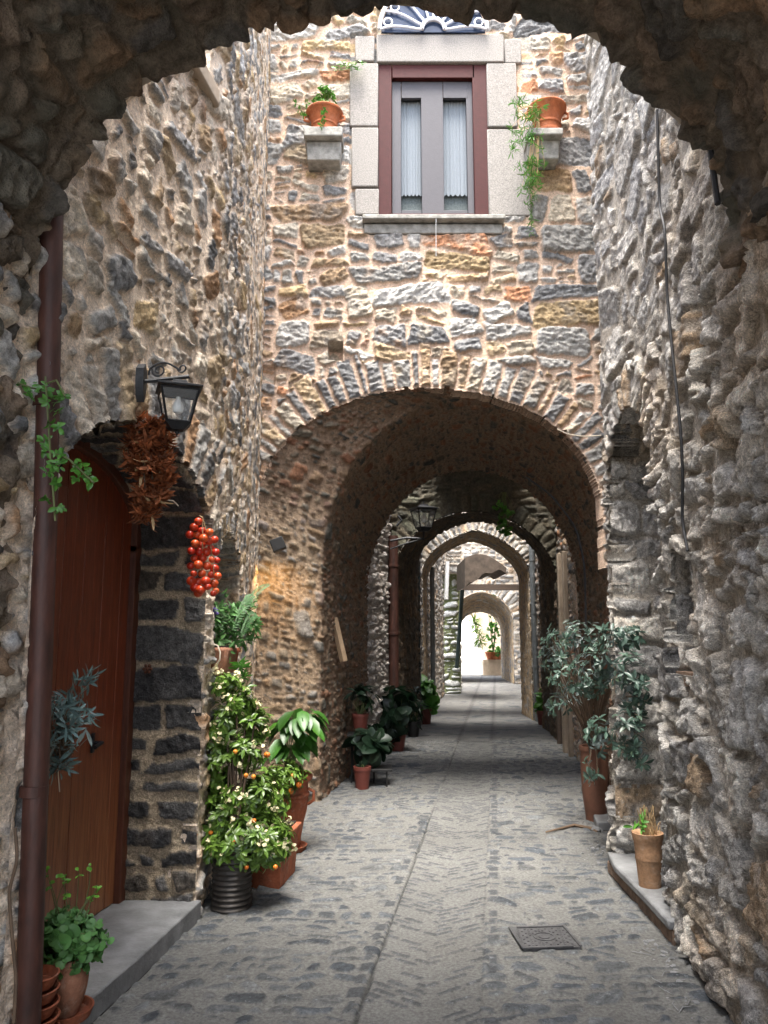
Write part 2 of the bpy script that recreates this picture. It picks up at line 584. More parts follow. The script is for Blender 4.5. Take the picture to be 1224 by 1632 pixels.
def plain(name, col, rough=.6, metal=0.0, var=.2, scale=8, bstr=.15, bscale=60, spec=.5, streak=None):
    m, n, l, b = newmat(name)
    geo = n.new('ShaderNodeNewGeometry'); v = geo.outputs['Position']
    if streak:
        mp = n.new('ShaderNodeMapping'); mp.inputs['Scale'].default_value = streak; l.new(v, mp.inputs['Vector']); v = mp.outputs[0]
    c = mul(n, l, col, ramp(n, l, noise(n, l, scale, 6, v), 1 - var, 1 + var, .3, .7))
    l.new(c, b.inputs['Base Color'])
    b.inputs['Roughness'].default_value = rough; b.inputs['Metallic'].default_value = metal
    b.inputs['Specular IOR Level'].default_value = spec
    if bstr: bump(n, l, b, noise(n, l, bscale, 4, v), bstr, .01)
    return m


def fruit_mat(name, c1, c2, rough):
    m, n, l, b = newmat(name)
    oi = n.new('ShaderNodeObjectInfo')
    c = mixc(n, l, oi.outputs['Random'], c1, c2)
    c = mul(n, l, c, ramp(n, l, noise(n, l, 60, 4, n.new('ShaderNodeNewGeometry').outputs['Position']), .8, 1.2, .3, .7))
    l.new(c, b.inputs['Base Color']); b.inputs['Roughness'].default_value = rough
    return m


def leaf_mat(name, col, rough=.45, back=None, trans=.25):
    m, n, l, b = newmat(name)
    a = n.new('ShaderNodeAttribute'); a.attribute_name = 'Col'
    c = mul(n, l, col, a.outputs['Color'])
    if back:
        g = n.new('ShaderNodeNewGeometry'); c = mixc(n, l, g.outputs['Backfacing'], c, back)
    l.new(c, b.inputs['Base Color']); b.inputs['Roughness'].default_value = rough
    t = n.new('ShaderNodeBsdfTranslucent'); l.new(c, t.inputs['Color'])
    x = n.new('ShaderNodeMixShader'); x.inputs[0].default_value = trans
    l.new(b.outputs[0], x.inputs[1]); l.new(t.outputs[0], x.inputs[2])
    l.new(x.outputs[0], n['Material Output'].inputs['Surface'])
    return m


def glass_mat(name, tint=(.9, .93, .95)):
    m, n, l, b = newmat(name)
    b.inputs['Base Color'].default_value = (*tint, 1); b.inputs['Roughness'].default_value = .12
    b.inputs['Transmission Weight'].default_value = .9; b.inputs['IOR'].default_value = 1.1
    return m


def wood_mat(name, c1, c2, rough=.45, axis=(18, 18, 1.2), pale=None):
    m, n, l, b = newmat(name)
    geo = n.new('ShaderNodeNewGeometry')
    mp = n.new('ShaderNodeMapping'); mp.inputs['Scale'].default_value = axis; l.new(geo.outputs['Position'], mp.inputs['Vector'])
    f = noise(n, l, 3, 8, mp.outputs[0], .65)
    c = mixc(n, l, ramp(n, l, f, 0, 1, .3, .7), c1, c2)
    c = mul(n, l, c, ramp(n, l, noise(n, l, 14, 4, mp.outputs[0]), .7, 1.25, .3, .7))
    if pale:      # boards paler towards the foot
        sx = n.new('ShaderNodeSeparateXYZ'); l.new(geo.outputs['Position'], sx.inputs[0])
        z = ramp(n, l, sx.outputs[2], .75, 0, .1, 1.1)
        q = n.new('ShaderNodeMath'); q.operation = 'MULTIPLY'; l.new(z, q.inputs[0]); l.new(ramp(n, l, f, .2, 1, .35, .6), q.inputs[1])
        c = mixc(n, l, q.outputs[0], c, pale)
    l.new(c, b.inputs['Base Color']); b.inputs['Roughness'].default_value = rough
    bump(n, l, b, f, .3, .004)
    return m


def clay(name, col, bloom=.5, rough=.82):
    m, n, l, b = newmat(name)
    v = n.new('ShaderNodeNewGeometry').outputs['Position']
    c = mul(n, l, col, ramp(n, l, noise(n, l, 9, 6, v), .7, 1.3, .3, .7))
    c = mul(n, l, c, ramp(n, l, noise(n, l, 70, 4, v), .85, 1.15, .3, .7))
    c = mixc(n, l, ramp(n, l, noise(n, l, 16, 8, v, .75), 0, bloom, .52, .68), c, (.42, .33, .26))
    c = mixc(n, l, ramp(n, l, noise(n, l, 7, 6, v), 0, .6, .56, .72), c, (.06, .045, .03))
    l.new(c, b.inputs['Base Color']); b.inputs['Roughness'].default_value = rough; b.inputs['Specular IOR Level'].default_value = .25
    bump(n, l, b, noise(n, l, 45, 6, v), .4, .01)
    return m


M = dict(
    facade=stone_mat('facade_stone', .7),
    left=stone_mat('rubble_stone', .8),
    right=stone_mat('weathered_stone', 1.0, 38, (.66, .64, .60), .55, speck=.4, dist=.045),
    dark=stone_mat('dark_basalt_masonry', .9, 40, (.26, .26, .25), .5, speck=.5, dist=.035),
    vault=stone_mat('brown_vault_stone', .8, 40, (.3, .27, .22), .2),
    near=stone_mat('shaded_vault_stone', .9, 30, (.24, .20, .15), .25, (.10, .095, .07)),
    pier=stone_mat('pier_stone', .6),
    far=stone_mat('passage_stone', .6),
    ground=stone_mat('paving_stone', .5, 60, (.30, .32, .34), .4, speck=.07),
    granite=plain('granite', (.25, .232, .212), .9, var=.4, scale=90, bstr=.5, bscale=120),
    sillstone=plain('grey_sill_stone', (.27, .26, .235), .9, var=.45, scale=12, bstr=.6, bscale=60),
    slab=plain('grey_slab', (.165, .168, .17), .75, var=.4, scale=6, bstr=.45, bscale=50),
    plaster=plain('plaster', (.34, .27, .20), .95, var=.25, scale=5, bstr=.4, bscale=25),
    palewall=plain('whitewash', (.80, .78, .73), .9, var=.1, scale=4, bstr=.3, bscale=20),
    brownstone=plain('earthy_step_stone', (.16, .105, .07), .95, var=.5, scale=14, bstr=1.0, bscale=22),
    tanwall=plain('tan_house_wall', (.50, .40, .30), .9, var=.25, scale=3, bstr=.5, bscale=8),
    pierdark=plain('brown_masonry', (.085, .065, .05), .95, var=.4, scale=6, bstr=.8, bscale=10),
    render=plain('house_plaster', (.45, .38, .30), .95, var=.15, scale=2, bstr=.3),
    door=wood_mat('red_brown_door_wood', (.105, .021, .008), (.215, .048, .017), .4, pale=(.36, .17, .07)),
    darkwood=wood_mat('dark_brown_wood', (.055, .016, .008), (.11, .032, .014), .45),
    frame=plain('purple_brown_window_paint', (.050, .010, .009), .6, spec=.2, var=.15, scale=20),
    mauve=plain('mauve_screen', (.052, .048, .056), .6, var=.08, scale=30),
    curtain=plain('curtain', (.19, .215, .24), .9, var=.06, scale=60),
    lace=plain('dark_lace', (.10, .12, .12), .9, var=.4, scale=60),  # dark lace behind the curtains
    iron=plain('black_iron', (.020, .021, .024), .5, .4, .3, 30, .3, 90),
    pipe=plain('brown_pipe_paint', (.055, .019, .012), .6, .0, .5, 6, .2, 20, streak=(4, 4, 1)),
    steel=plain('grey_pipe_paint', (.20, .22, .23), .45, .3, .2, 10),
    darkpipe=plain('dark_green_pipe_paint', (.025, .045, .045), .5, .1, .2, 10),
    terra=clay('terracotta', (.27, .080, .038), .3),
    terra2=clay('weathered_terracotta', (.27, .125, .075), .6),
    terra3=clay('bright_terracotta', (.36, .11, .045), .2),
    redplastic=plain('red_plastic_pot', (.13, .032, .022), .55, var=.15),
    tin=plain('dark_tin', (.055, .048, .042), .5, .5, .4, 12, .3, 40),
    soil=plain('soil', (.03, .02, .014), 1.0, var=.4, scale=40, bstr=.8),
    white=plain('white_paint', (.72, .73, .72), .5, var=.08),
    fan=plain('white_iron_paint', (.62, .62, .66), .5, var=.05),
    blueglass=plain('blue_glass', (.022, .036, .075), .2, var=.3, scale=6, bstr=0),
    darkglass=plain('dark_window_glass', (.10, .13, .14), .12, var=.2, scale=5, bstr=0),
    glass=glass_mat('lantern_glass'),
    bulb=plain('frosted_bulb', (.75, .74, .70), .3, var=.03, bstr=0),
    tomato=fruit_mat('tomato_skin', (.42, .022, .009), (.56, .10, .022), .3),
    kumquat=fruit_mat('orange_peel', (.62, .15, .012), (.66, .26, .03), .45),
    dry=leaf_mat('dried_leaf', (.27, .085, .030), .8, trans=.2),
    drypale=leaf_mat('dried_husk', (.50, .33, .17), .8),
    leafy=leaf_mat('shrub_leaf', (.105, .19, .03), .35),
    leafdark=leaf_mat('dark_leaf', (.010, .026, .013), .4),  # shade of the dark passage corner is put into this leaf colour
    leafbright=leaf_mat('bright_leaf', (.075, .22, .030), .4),
    geran=leaf_mat('scalloped_leaf', (.085, .21, .055), .5),
    olive=leaf_mat('olive_leaf', (.075, .115, .10), .45, (.22, .28, .26)),
    silver=leaf_mat('silvery_leaf', (.060, .095, .080), .4, (.20, .25, .24)),
    fern=leaf_mat('fern_leaf', (.045, .15, .03), .5),
    petal=leaf_mat('cream_petal', (.72, .66, .42), .6),
    stem=plain('green_stem', (.10, .12, .04), .7, var=.3),
    twig=plain('brown_twig', (.10, .065, .04), .85, var=.3),
    straw=plain('dry_stalk', (.36, .25, .13), .9, var=.3),
    string=plain('string', (.55, .48, .38), .9, var=.1),
    cable=plain('black_cable', (.018, .018, .020), .6, var=.2),
    manhole=plain('cast_iron_cover', (.075, .074, .076), .6, .2, .3, 30, .4, 90),
    rust=plain('rust', (.12, .045, .025), .8, .3, .4, 30),
    plank=wood_mat('pale_plank', (.30, .20, .12), (.42, .30, .19), .8),
    beam=wood_mat('dark_beam', (.05, .035, .025), (.08, .055, .04), .8, (1, 12, 12)),
    black=plain('black_paint', (.012, .012, .012), .6, var=.2),
)

# ------------------------------------------------------------------ ground
RUTX = lambda Y: -.12 + .14 * (Y - 3.5)


def make_ground():
    for (ya, yb, du, xm0, xm1, nm) in ((1.9, 12.4, .0115, 1.55, 1.9, 'road'), ):
        # strip that follows the lane
        U, V = grid(-1.75, 2.05, ya, yb, du)
        X = U + .145 * (V - 4.0) + .35
        P = np.stack([X, V, np.zeros_like(X)], -1)
        rng = np.random.default_rng(5)
        bl = coursed(-1.8, 2.1, ya, yb, rng, .07, .15, .09, .24)
        cut = bl[rng.random(len(bl)) < .82]
        # cut stones keep away from the gutter band between the two ruts
        sdf = None
        h, col = stone_sheet('ground', U, V, -1.75, ya, du, cut, 11, gap=.016, relief=.009, warp=(.03, .03), rot=.25, rnd=.9, edge=.02, rough=.004, stain=.3)
        uc = X - RUTX(V)
        band = (uc > 0) & (uc < .51)
        # gutter band: two rows of narrow slanted setts
        side = uc > .255
        a = np.where(side, 1, -1) * .55
        A = (uc - .255) * np.cos(a) + V * np.sin(a); B = -(uc - .255) * np.sin(a) + V * np.cos(a)
        k1 = np.floor(B / .052); off = _hash(k1.astype(np.int64), (side * 1).astype(np.int64), 3)
        aa = A / .15 + off; k2 = np.floor(aa)
        fx = np.abs(aa - k2 - .5) * .15; fy = np.abs(B / .052 - k1 - .5) * .052
        rr = _hash(k1.astype(np.int64), k2.astype(np.int64) + 77, 9)
        sd = np.maximum(fx - .060, fy - .0165) + .006 * fbm(U * 30, V * 30, 8, 2) + (rr < .42) * .05
        mk = sstep(-.001, .005, -sd)
        base = np.array([.100, .104, .110]) * (.75 + .5 * rr)[..., None]
        mort = col[..., :3] * 0 + np.array([.207, .206, .201]) * (1 + .12 * fbm(U * 3, V * 3, 2, 3))[..., None]
        cb = mort * (1 - mk[..., None]) + base * mk[..., None]
        hb = .004 * mk + .0015 * fbm(U * 50, V * 50, 3, 2) - .012 * np.cos((uc - .255) / .51 * math.pi)
        m3 = band[..., None]
        col = np.concatenate([np.where(m3, cb, col[..., :3]), np.where(m3, mk[..., None], col[..., 3:])], -1)
        h = np.where(band, hb, h)
        # border setts and the joint of each rut
        for x0, sgn in ((0.0, -1), (.51, 1)):
            d = (uc - x0) * sgn
            wob = .008 * fbm(U * 6, V * 6, 21 + sgn, 3)
            g = np.abs(uc - x0 + wob)
            rw = (d > .012) & (d < .085)
            kk = np.floor((V + .02 * sgn) / .135 + .4 * np.sin(V * 1.3)); fr = (V + .02 * sgn) / .135 + .4 * np.sin(V * 1.3) - kk
            r2 = _hash(kk.astype(np.int64), np.full(kk.shape, 5 + sgn), 4)
            s2 = np.maximum(np.abs(fr - .5) * .135 - .038 - .02 * r2, np.abs(d - .048) - .018 - .018 * _hash(kk.astype(np.int64), np.full(kk.shape, 15 + sgn), 4)) + .006 * fbm(U * 30, V * 30, 18, 2) + (r2 < .45) * .05
            m2 = (sstep(-.001, .006, -s2) * rw)
            col[..., :3] = col[..., :3] * (1 - m2[..., None]) + np.array([.085, .090, .098]) * (.8 + .5 * r2)[..., None] * m2[..., None]
            h = np.where(m2 > .3, .004, h)
            jt = (1 - sstep(.004, .011, g)) * (.25 if sgn > 0 else 1.0) * sstep(-.35, .1, fbm(U * 0 + 3, V * 1.1, 30 + sgn, 2) + .15)
            h = h - .012 * jt
            col[..., :3] = col[..., :3] * (1 - .65 * jt[..., None])
        col[..., :3] *= (1 + .13 * fbm(U * 1.2, V * 1.2, 90, 3) + .07 * fbm(U * 6, V * 6, 91, 3))[..., None]
        mud = sstep(.15, .6, fbm(U * 1.7 + 9, V * 1.4, 95, 3))
        col[..., :3] = col[..., :3] * (1 - .35 * mud[..., None]) + np.array([.205, .20, .19]) * .35 * mud[..., None]
        col[..., :3] *= np.array([.58, .578, .568])
        h = h + .010 * fbm(U * .9, V * .9, 44, 2) * sstep(12.4, 11.5, V)
        o = sheet(nm, P, h, col, M['ground'], base=(0, 0, 0))
        props(o, kind='structure')
    # the far length of the lane
    U, V = grid(-2.6, 2.8, 12.38, 48, .05)
    X = U + .145 * (V - 4.0) + .35
    P = np.stack([X, V, np.zeros_like(X) - .002], -1)
    rng = np.random.default_rng(6)
    bl = coursed(-2.6, 2.9, 12.3, 48, rng, .12, .22, .16, .4)
    h, col = stone_sheet('ground', U, V, -2.6, 12.38, .05, bl[rng.random(len(bl)) < .5], 12, gap=.03, relief=.006, warp=(.06, .05), rnd=.8, rough=.003)
    uc = X - RUTX(V)
    for x0 in (0, .51):
        jt = (1 - sstep(.01, .06, np.abs(uc - x0)))
        col[..., :3] *= (1 - .4 * jt[..., None])
    col[..., :3] *= np.array([.64, .635, .63])
    o = sheet('road', P, h * .5, col, M['ground'], base=(0, 0, 0)); props(o, kind='structure')
    s = Shape(); s.add([(-60, -40, -.03), (60, -40, -.03), (60, 120, -.03), (-60, 120, -.03)], [(0, 1, 2, 3)])
    o = s.build('ground', M['slab'], base=(0, 0, 0)); props(o, kind='structure')


make_ground()


# ------------------------------------------------------------------ the walls
def shell(name, quads, m, parent):
    """a few large plain faces (the plastered backs and tops of a house), each quad its own corners"""
    s = Shape()
    for q in quads:
        s.add(q, [(0, 1, 2, 3)])
    return s.build(name, m, parent, smooth=False)


def boxshell(name, x0, x1, y0, y1, z0, z1, m, parent, skew=.0, bottom=False):
    s = Shape()
    a = [(x0 + skew * y0, y0), (x1 + skew * y0, y0), (x1 + skew * y1, y1), (x0 + skew * y1, y1)]
    V = [(p[0], p[1], z0) for p in a] + [(p[0], p[1], z1) for p in a]
    F = [(4, 5, 6, 7), (0, 1, 5, 4), (1, 2, 6, 5), (2, 3, 7, 6), (3, 0, 4, 7)]
    if bottom: F.append((3, 2, 1, 0))
    s.add(V, F)
    return s.build(name, m, parent, smooth=False)


# --- facade over the first passage
YF = 7.6
facade = thing('stone_house', 'tan and grey rubble stone house front with an upper window, spanning the first dark passage', 'house', (.45, YF, 0))
FA = arch_curve(-1.24, 2.14, 2.80, 4.02)
def build_facade():
    du = .0105
    u0, u1, v0, v1 = -1.5, 2.4, .0, 9.2
    U, V = grid(u0, u1, v0, v1, du)
    P = np.stack([U, np.full_like(U, YF), V], -1)
    rng = np.random.default_rng(21)
    bl = guillotine(u0, u1, 2.4, v1, rng, 1.7, .06, .44, 1.5)
    S, D, s = near_curve(U, V, FA, .7)
    zf = curve_z(FA)(U)
    inside = ((U > -1.24) & (U < 2.14) & (V < np.maximum(zf, 2.8)))
    dist = np.where(inside, -D, D)
    h, col = stone_sheet('facade', U, V, u0, v0, du, bl, 22, gap=.018, relief=.030, warp=(.045, .045), rot=.25, rnd=.5,
                         ring=[(S, dist + .01, .36, .07, .17, .012)], rough=.024)
    # a square putlog hole and the dressed opening of the window
    hole = (np.abs(U - W(535, 560, YF)[0]) < .075) & (np.abs(V - W(535, 560, YF)[2]) < .09)
    h = np.where(hole, -.16, h)
    hole = (np.abs(U - W(422, 598, YF)[0]) < .10) & (np.abs(V - W(422, 598, YF)[2]) < .10)
    h = np.where(hole, -.05, h)
    for (xa, ya, xb, yb) in ((556, 56, 844, 346), (578, 348, 803, 374), (600, 10, 780, 60)):
        a, b = W(xa, yb, YF), W(xb, ya, YF)
        h = np.where((U > a[0]) & (U < b[0]) & (V > a[2]) & (V < b[2]), -.02, h)
    a, b = W(606, 344, YF), W(775, 107, YF)
    win = (U > a[0]) & (U < b[0]) & (V > a[2]) & (V < b[2])
    jag = .02 * (col[..., 3] - .5) + .015 * fbm(U * 14, V * 14, 5, 2)
    keep = ~((dist < -.02 + jag) | win) & (V > 2.2)
    sheet('wall', P, h, col, M['facade'], facade, keep, flip=False, skirt=.22)
build_facade()
boxshell('house_body', -3.0, 4.2, 7.9, 8.4, 4.6, 9.1, M['render'], facade)
boxshell('house_body', -3.0, 4.2, 8.42, 10.2, 4.3, 4.8, M['render'], facade)


def loft_vault(name, secs, du, pal, m, parent, seed, bl=(1.2, .06, .20, 1.6), relief=.03, **kw):
    """secs: list of (Y, outline (n,2) X,Z from the left foot over the crown to the right foot)"""
    n = max(int(sum(np.hypot(*np.diff(s[1], axis=0).T)) / du) for s in secs)
    n = int(n) + 1
    jag = kw.pop('jag', 0); pal2 = kw.pop('pal2', None)
    res = []
    for (Y, cv) in secs:
        s = np.concatenate([[0], np.cumsum(np.hypot(*np.diff(cv, axis=0).T))]); t = np.linspace(0, s[-1], n)
        res.append(np.stack([np.interp(t, s, cv[:, 0]), np.full(n, Y), np.interp(t, s, cv[:, 1])], -1))
    yr = np.array([s[0] for s in secs])
    ys = yr[0] + np.concatenate([[0], np.cumsum([math.hypot(secs[k + 1][0] - secs[k][0], secs[k + 1][1][0, 0] - secs[k][1][0, 0]) for k in range(len(secs) - 1)])])
    ln = ys[-1] - ys[0]
    nv = int(ln / du) + 2
    yy = ys[0] + np.arange(nv) * ln / (nv - 1)
    P = np.zeros((nv, n, 3))
    for j, y in enumerate(yy):
        k = min(max(np.searchsorted(ys, y) - 1, 0), len(ys) - 2); t = (y - ys[k]) / (ys[k + 1] - ys[k]); t = min(max(t, 0), 1)
        if kw.get('ease'): t = t * t * (3 - 2 * t)
        P[j] = res[k] * (1 - t) + res[k + 1] * t
    kw.pop('ease', None)
    U, V = np.meshgrid(np.arange(n) * du, yy)
    rng = np.random.default_rng(seed)
    blocks = guillotine(0, n * du, ys[0], ys[-1] + .1, rng, *bl)
    h, col = stone_sheet(pal, U, V, 0, ys[0], du, blocks, seed + 1, relief=relief, **kw)
    if pal2:
        _, c2 = stone_sheet(pal2, U, V, 0, ys[0], du, blocks, seed + 1, relief=relief, **kw)
        wt = ((1 - sstep(.60, .75, V - ys[0])) * (1 - sstep(2.3, 3.2, P[..., 2])) * (P[..., 0] < .3))[..., None]
        col = col * (1 - wt) + c2 * wt
    if jag:
        e = sstep(ys[-1] - .16, ys[-1], V)
        h = h + jag * e * (fbm(U * 7, V * 2, seed + 5, 2) + np.abs(fbm(U * 17, V * 3, seed + 6, 2)) * 1.3)
    o = sheet(name, P, h, col, m, parent, flip=True)
    return o, P


# passage under the facade
def passA():
    c0 = arch_curve(-1.24, 2.14, 2.80, 4.02, 80)
    c1 = arch_curve(-.62, 2.33, 2.25, 3.98, 80)
    c2 = arch_curve(-.42, 2.42, 2.15, 3.85, 80)
    c3 = arch_curve(-.22, 2.50, 2.1, 3.72, 80)
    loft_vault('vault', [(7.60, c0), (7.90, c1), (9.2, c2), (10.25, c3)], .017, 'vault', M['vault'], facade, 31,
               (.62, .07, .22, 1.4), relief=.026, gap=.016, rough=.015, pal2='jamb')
passA()

# --- left house
LX = poly_x([(2.6, -1.37), (3.07, -1.30), (4.7, -1.05), (7.7, -1.22), (8.5, -1.26)])
left = thing('stone_house', 'left stone house with brown arched plank door and small arched window', 'house', (-1.3, 5.0, 0))
DU0, DU1 = 3.07, 4.70
DC = arch_curve(DU0, DU1, 2.08, 2.57)
WU0, WU1 = 4.98, 6.28
WC = arch_curve(WU0, WU1, 1.95, 2.27, zb=1.30)

def build_left():
    du = .0115
    u0, u1, v0, v1 = 2.95, 7.75, -.02, 8.6
    U, V = grid(u0, u1, v0, v1, du)
    P = np.stack([LX(U), U, V], -1)
    rng = np.random.default_rng(41)
    bl = guillotine(u0, u1, v0, v1, rng, 1.15, .07, .30, 1.4)
    S1, D1, _ = near_curve(U, V, DC, .6); S2, D2, _ = near_curve(U, V, WC, .5)
    in1 = (U > DU0) & (U < DU1) & (V < np.maximum(curve_z(DC)(U), 2.08)) & (V > -.5)
    in2 = (U > WU0) & (U < WU1) & (V < np.maximum(curve_z(WC)(U), 1.95)) & (V > 1.30)
    d1 = np.where(in1, -D1, D1); d2 = np.where(in2, -D2, D2)
    d1r = np.where(V > 2.0, d1, 9); d2r = np.where(V > 1.9, d2, 9)
    h, col = stone_sheet('left', U, V, u0, v0, du, bl, 42, gap=.022, relief=.021, warp=(.05, .05), rot=.5, rnd=.55,
                         ring=[(S1, d1r + .01, .38, .07, .15, .010), (S2, d2r + .01, .20, .035, .07, .007)], rough=.018, edge=.022, blobs=.006)
    h = h * (1 - .5 * sstep(5.6, 6.8, U))
    rug = .03 * fbm(U * 10, V * 10, 3, 3) + .02 * (col[..., 3] - .5)
    keep = ~((d1 < -.0 + rug * .6) | (d2 < rug * .5))
    top = 4.86 + .04 * fbm(U * 6, V * 0, 4, 2)
    keep &= ~((U < 4.45) & (V > top)) & ~((U < 6.2) & (V > 7.0))
    sheet('wall', P, h, col, M['left'], left, keep, flip=False, skirt=.16)
build_left()


def reveal(name, cv, posfn, depth, du, pal, m, parent, seed, asp=.5, lo=.07, hi=.16, relief=.02, flip=True, **kw):
    """strip along an opening's outline running back into the wall; posfn(u, z, d) -> xyz"""
    s = np.concatenate([[0], np.cumsum(np.hypot(*np.diff(cv, axis=0).T))])
    n = int(s[-1] / du) + 1; nd = int(depth / du) + 2
    t = np.arange(n) * du
    uu, zz = np.interp(t, s, cv[:, 0]), np.interp(t, s, cv[:, 1])
    U, V = np.meshgrid(t, np.arange(nd) * du)
    P = posfn(np.broadcast_to(uu, U.shape), np.broadcast_to(zz, U.shape), V)
    rng = np.random.default_rng(seed)
    bl = []
    a = 0
    while a < s[-1]:
        w_ = lo + (hi - lo) * rng.random()
        b_ = -.02
        while b_ < depth:
            q = w_ * (.8 + 3.0 * rng.random())
            if b_ + q > depth - .06: q = depth - b_ + .04
            bl.append((a, a + w_, b_, b_ + q)); b_ += q
        a += w_
    h, col = stone_sheet(pal, U, V, 0, 0, du, np.array(bl), seed + 1, relief=relief, warp=(.012, .012), rot=.08, **kw)
    return sheet(name, P, h, col, m, parent, flip=flip)


def left_pos(u, z, d):
    return np.stack([LX(u) - d, u + 0 * d, z + 0 * d], -1)


reveal('door_recess', DC, left_pos, .44, .011, 'dark', M['dark'], left, 51, relief=.028, lo=.075, hi=.19, gap=.016, rough=.014, edge=.025, rnd=.45, rings=None) if False else None


def door_jamb():
    # the masonry of the recess: dark blocks in wide tan joints
    reveal('door_recess', DC, left_pos, .52, .0105, 'dark', M['dark'], left, 51, relief=.018, lo=.10, hi=.235, gap=.019, rough=.014, edge=.02, rnd=.4)
    reveal('window_recess', WC, left_pos, .40, .012, 'left', M['left'], left, 53, relief=.02, lo=.06, hi=.14, gap=.010, rnd=.4)
door_jamb()

# door plane lies .40 back from the face; t runs along the wall
DD = .46
def dpt(y, z, d):          # point on the door plane, d metres in front of it
    return np.array([LX(y) - DD + d, y, z])


def build_door():
    zc = curve_z(DC)
    fr = 0.07
    # frame: an arched band
    cv_o = DC.copy(); cc = np.array([(DU0 + DU1) / 2, 1.6])
    f = Shape()
    def inner(p):
        y = min(max(p[0], DU0 + fr), DU1 - fr)
        t = (y - (DU0 + DU1) / 2) / ((DU1 - DU0) / 2 - fr)
        t = max(-1, min(1, t))
        return y, (p[1] - fr * .9 if p[1] > 2.08 else p[1])
    O = [p for p in cv_o]
    ring_o = [dpt(p[0], p[1], .07) for p in O]; ring_i = [dpt(*inner(p), .07) for p in O]
    ring_ob = [dpt(p[0], p[1], -.02) for p in O]; ring_ib = [dpt(*inner(p), -.02) for p in O]
    n = len(O)
    V = ring_o + ring_i + ring_ib + ring_ob
    F = []
    for k in range(n - 1):
        for a in range(4):
            b = (a + 1) % 4
            F.append((a * n + k, a * n + k + 1, b * n + k + 1, b * n + k))
    f.add(V, F)
    fo = f.build('door_frame', M['darkwood'], left, bevel=.004)
    # two leaves of upright boards
    mid = 3.80
    for (a, b, wm) in ((DU0 + fr, mid - .03, 'darkwood'), (mid + .03, DU1 - fr, 'door')):  # left leaf darker: the dark gap beside the strip, put into its colour
        s = Shape(); nb = max(3, int(round((b - a) / .105))); wd = (b - a) / nb
        for k in range(nb):
            y0, y1 = a + k * wd + .0012, a + (k + 1) * wd - .0012
            t0, t1 = zc(y0) - fr * .5, zc(y1) - fr * .5
            loop = [dpt(y0, .11, .0), dpt(y1, .11, .0), dpt(y1, t1, .0), dpt(y0, t0, .0)]
            s.prism(loop, dpt(y0, 1, .035 + .002 * (k % 2)) - dpt(y0, 1, 0))
        s.build('door_leaf', M[wm], left, bevel=.003)
    st = Shape(); st.prism([dpt(mid - .045, .11, .03), dpt(mid + .045, .11, .03), dpt(mid + .045, 2.28, .03), dpt(mid - .045, 2.28, .03)], dpt(3, 1, .055) - dpt(3, 1, 0))
    st.build('cover_strip', M['door'], left, bevel=.006)
    bk = Shape(); bk.prism([dpt(DU0 - .1, .0, -.03), dpt(DU1 + .05, .0, -.03), dpt(DU1 + .05, 2.7, -.03), dpt(DU0 - .1, 2.7, -.03)], (-.02, 0, 0))
    bk.build('door_backing', M['black'], left)
    p = W(154, 1183, 4.32); y = 4.30
    h = Shape(); c = dpt(y, p[2], .045)
    h.box(c, (.012, .03, .10)); h.tube([c, c + [.05, 0, .0], c + [.055, -.05, .0], c + [.055, -.12, -.008]], .010)
    h.build('door_handle', M['iron'], left)
build_door()

st = Shape()
a = LX(3.0); b = LX(4.74)
q = [(LX(3.0) - .45, 3.0), (LX(3.02) + .045, 3.0), (LX(3.9) + .055, 3.9), (LX(4.70) + .035, 4.70), (LX(4.7) - .45, 4.70)]
st.prism([(x, y, .0) for x, y in q], (0, 0, .105))
st.build('doorstep', M['slab'], left, bevel=.008)

# window in the small arch
def build_small_window():
    zc = curve_z(WC)
    X = lambda y, d: LX(y) - .33 + d
    s = Shape()
    y0, y1 = WU0 + .01, WU1 - .01
    for (a, b) in ((y0, y0 + .05), ((y0 + y1) / 2 - .03, (y0 + y1) / 2 + .03), (y1 - .05, y1)):
        s.prism([(X(a, 0), a, 1.31), (X(b, 0), b, 1.31), (X(b, 0), b, min(2.0, zc(b) if zc(b) > 0 else 2)), (X(a, 0), a, 2.0)], (.05, 0, 0))
    for (c, d) in ((1.31, 1.37), (1.64, 1.68), (1.95, 2.0)):
        s.prism([(X(y0, .003), y0, c), (X(y1, .003), y1, c), (X(y1, .003), y1, d), (X(y0, .003), y0, d)], (.045, 0, 0))
    fr = s.build('window_frame', M['white'], left)
    g = Shape(); g.prism([(X(y0, -.01), y0, 1.31), (X(y1, -.01), y1, 1.31), (X(y1, -.01), y1, 2.3), (X(y0, -.01), y0, 2.3)], (.012, 0, 0))
    g.build('window_pane', M['darkglass'], left)
    t = Shape(); t.prism([(X(y0, .055), y1 - .62, 1.31), (X(y0, .055), y1 - .57, 1.31), (X(y0, .055), y1 - .57, 2.05), (X(y0, .055), y1 - .62, 2.05)], (.03, 0, 0))
    t.build('window_stay', M['darkwood'], left)
    si = Shape(); si.prism([(LX(WU0) - .34, WU0, 1.26), (LX(WU1) - .34, WU1, 1.26), (LX(WU1) + .03, WU1, 1.26), (LX(WU0) + .03, WU0, 1.26)], (0, 0, .045))
    si.build('window_sill', M['slab'], left, bevel=.005)
build_small_window()
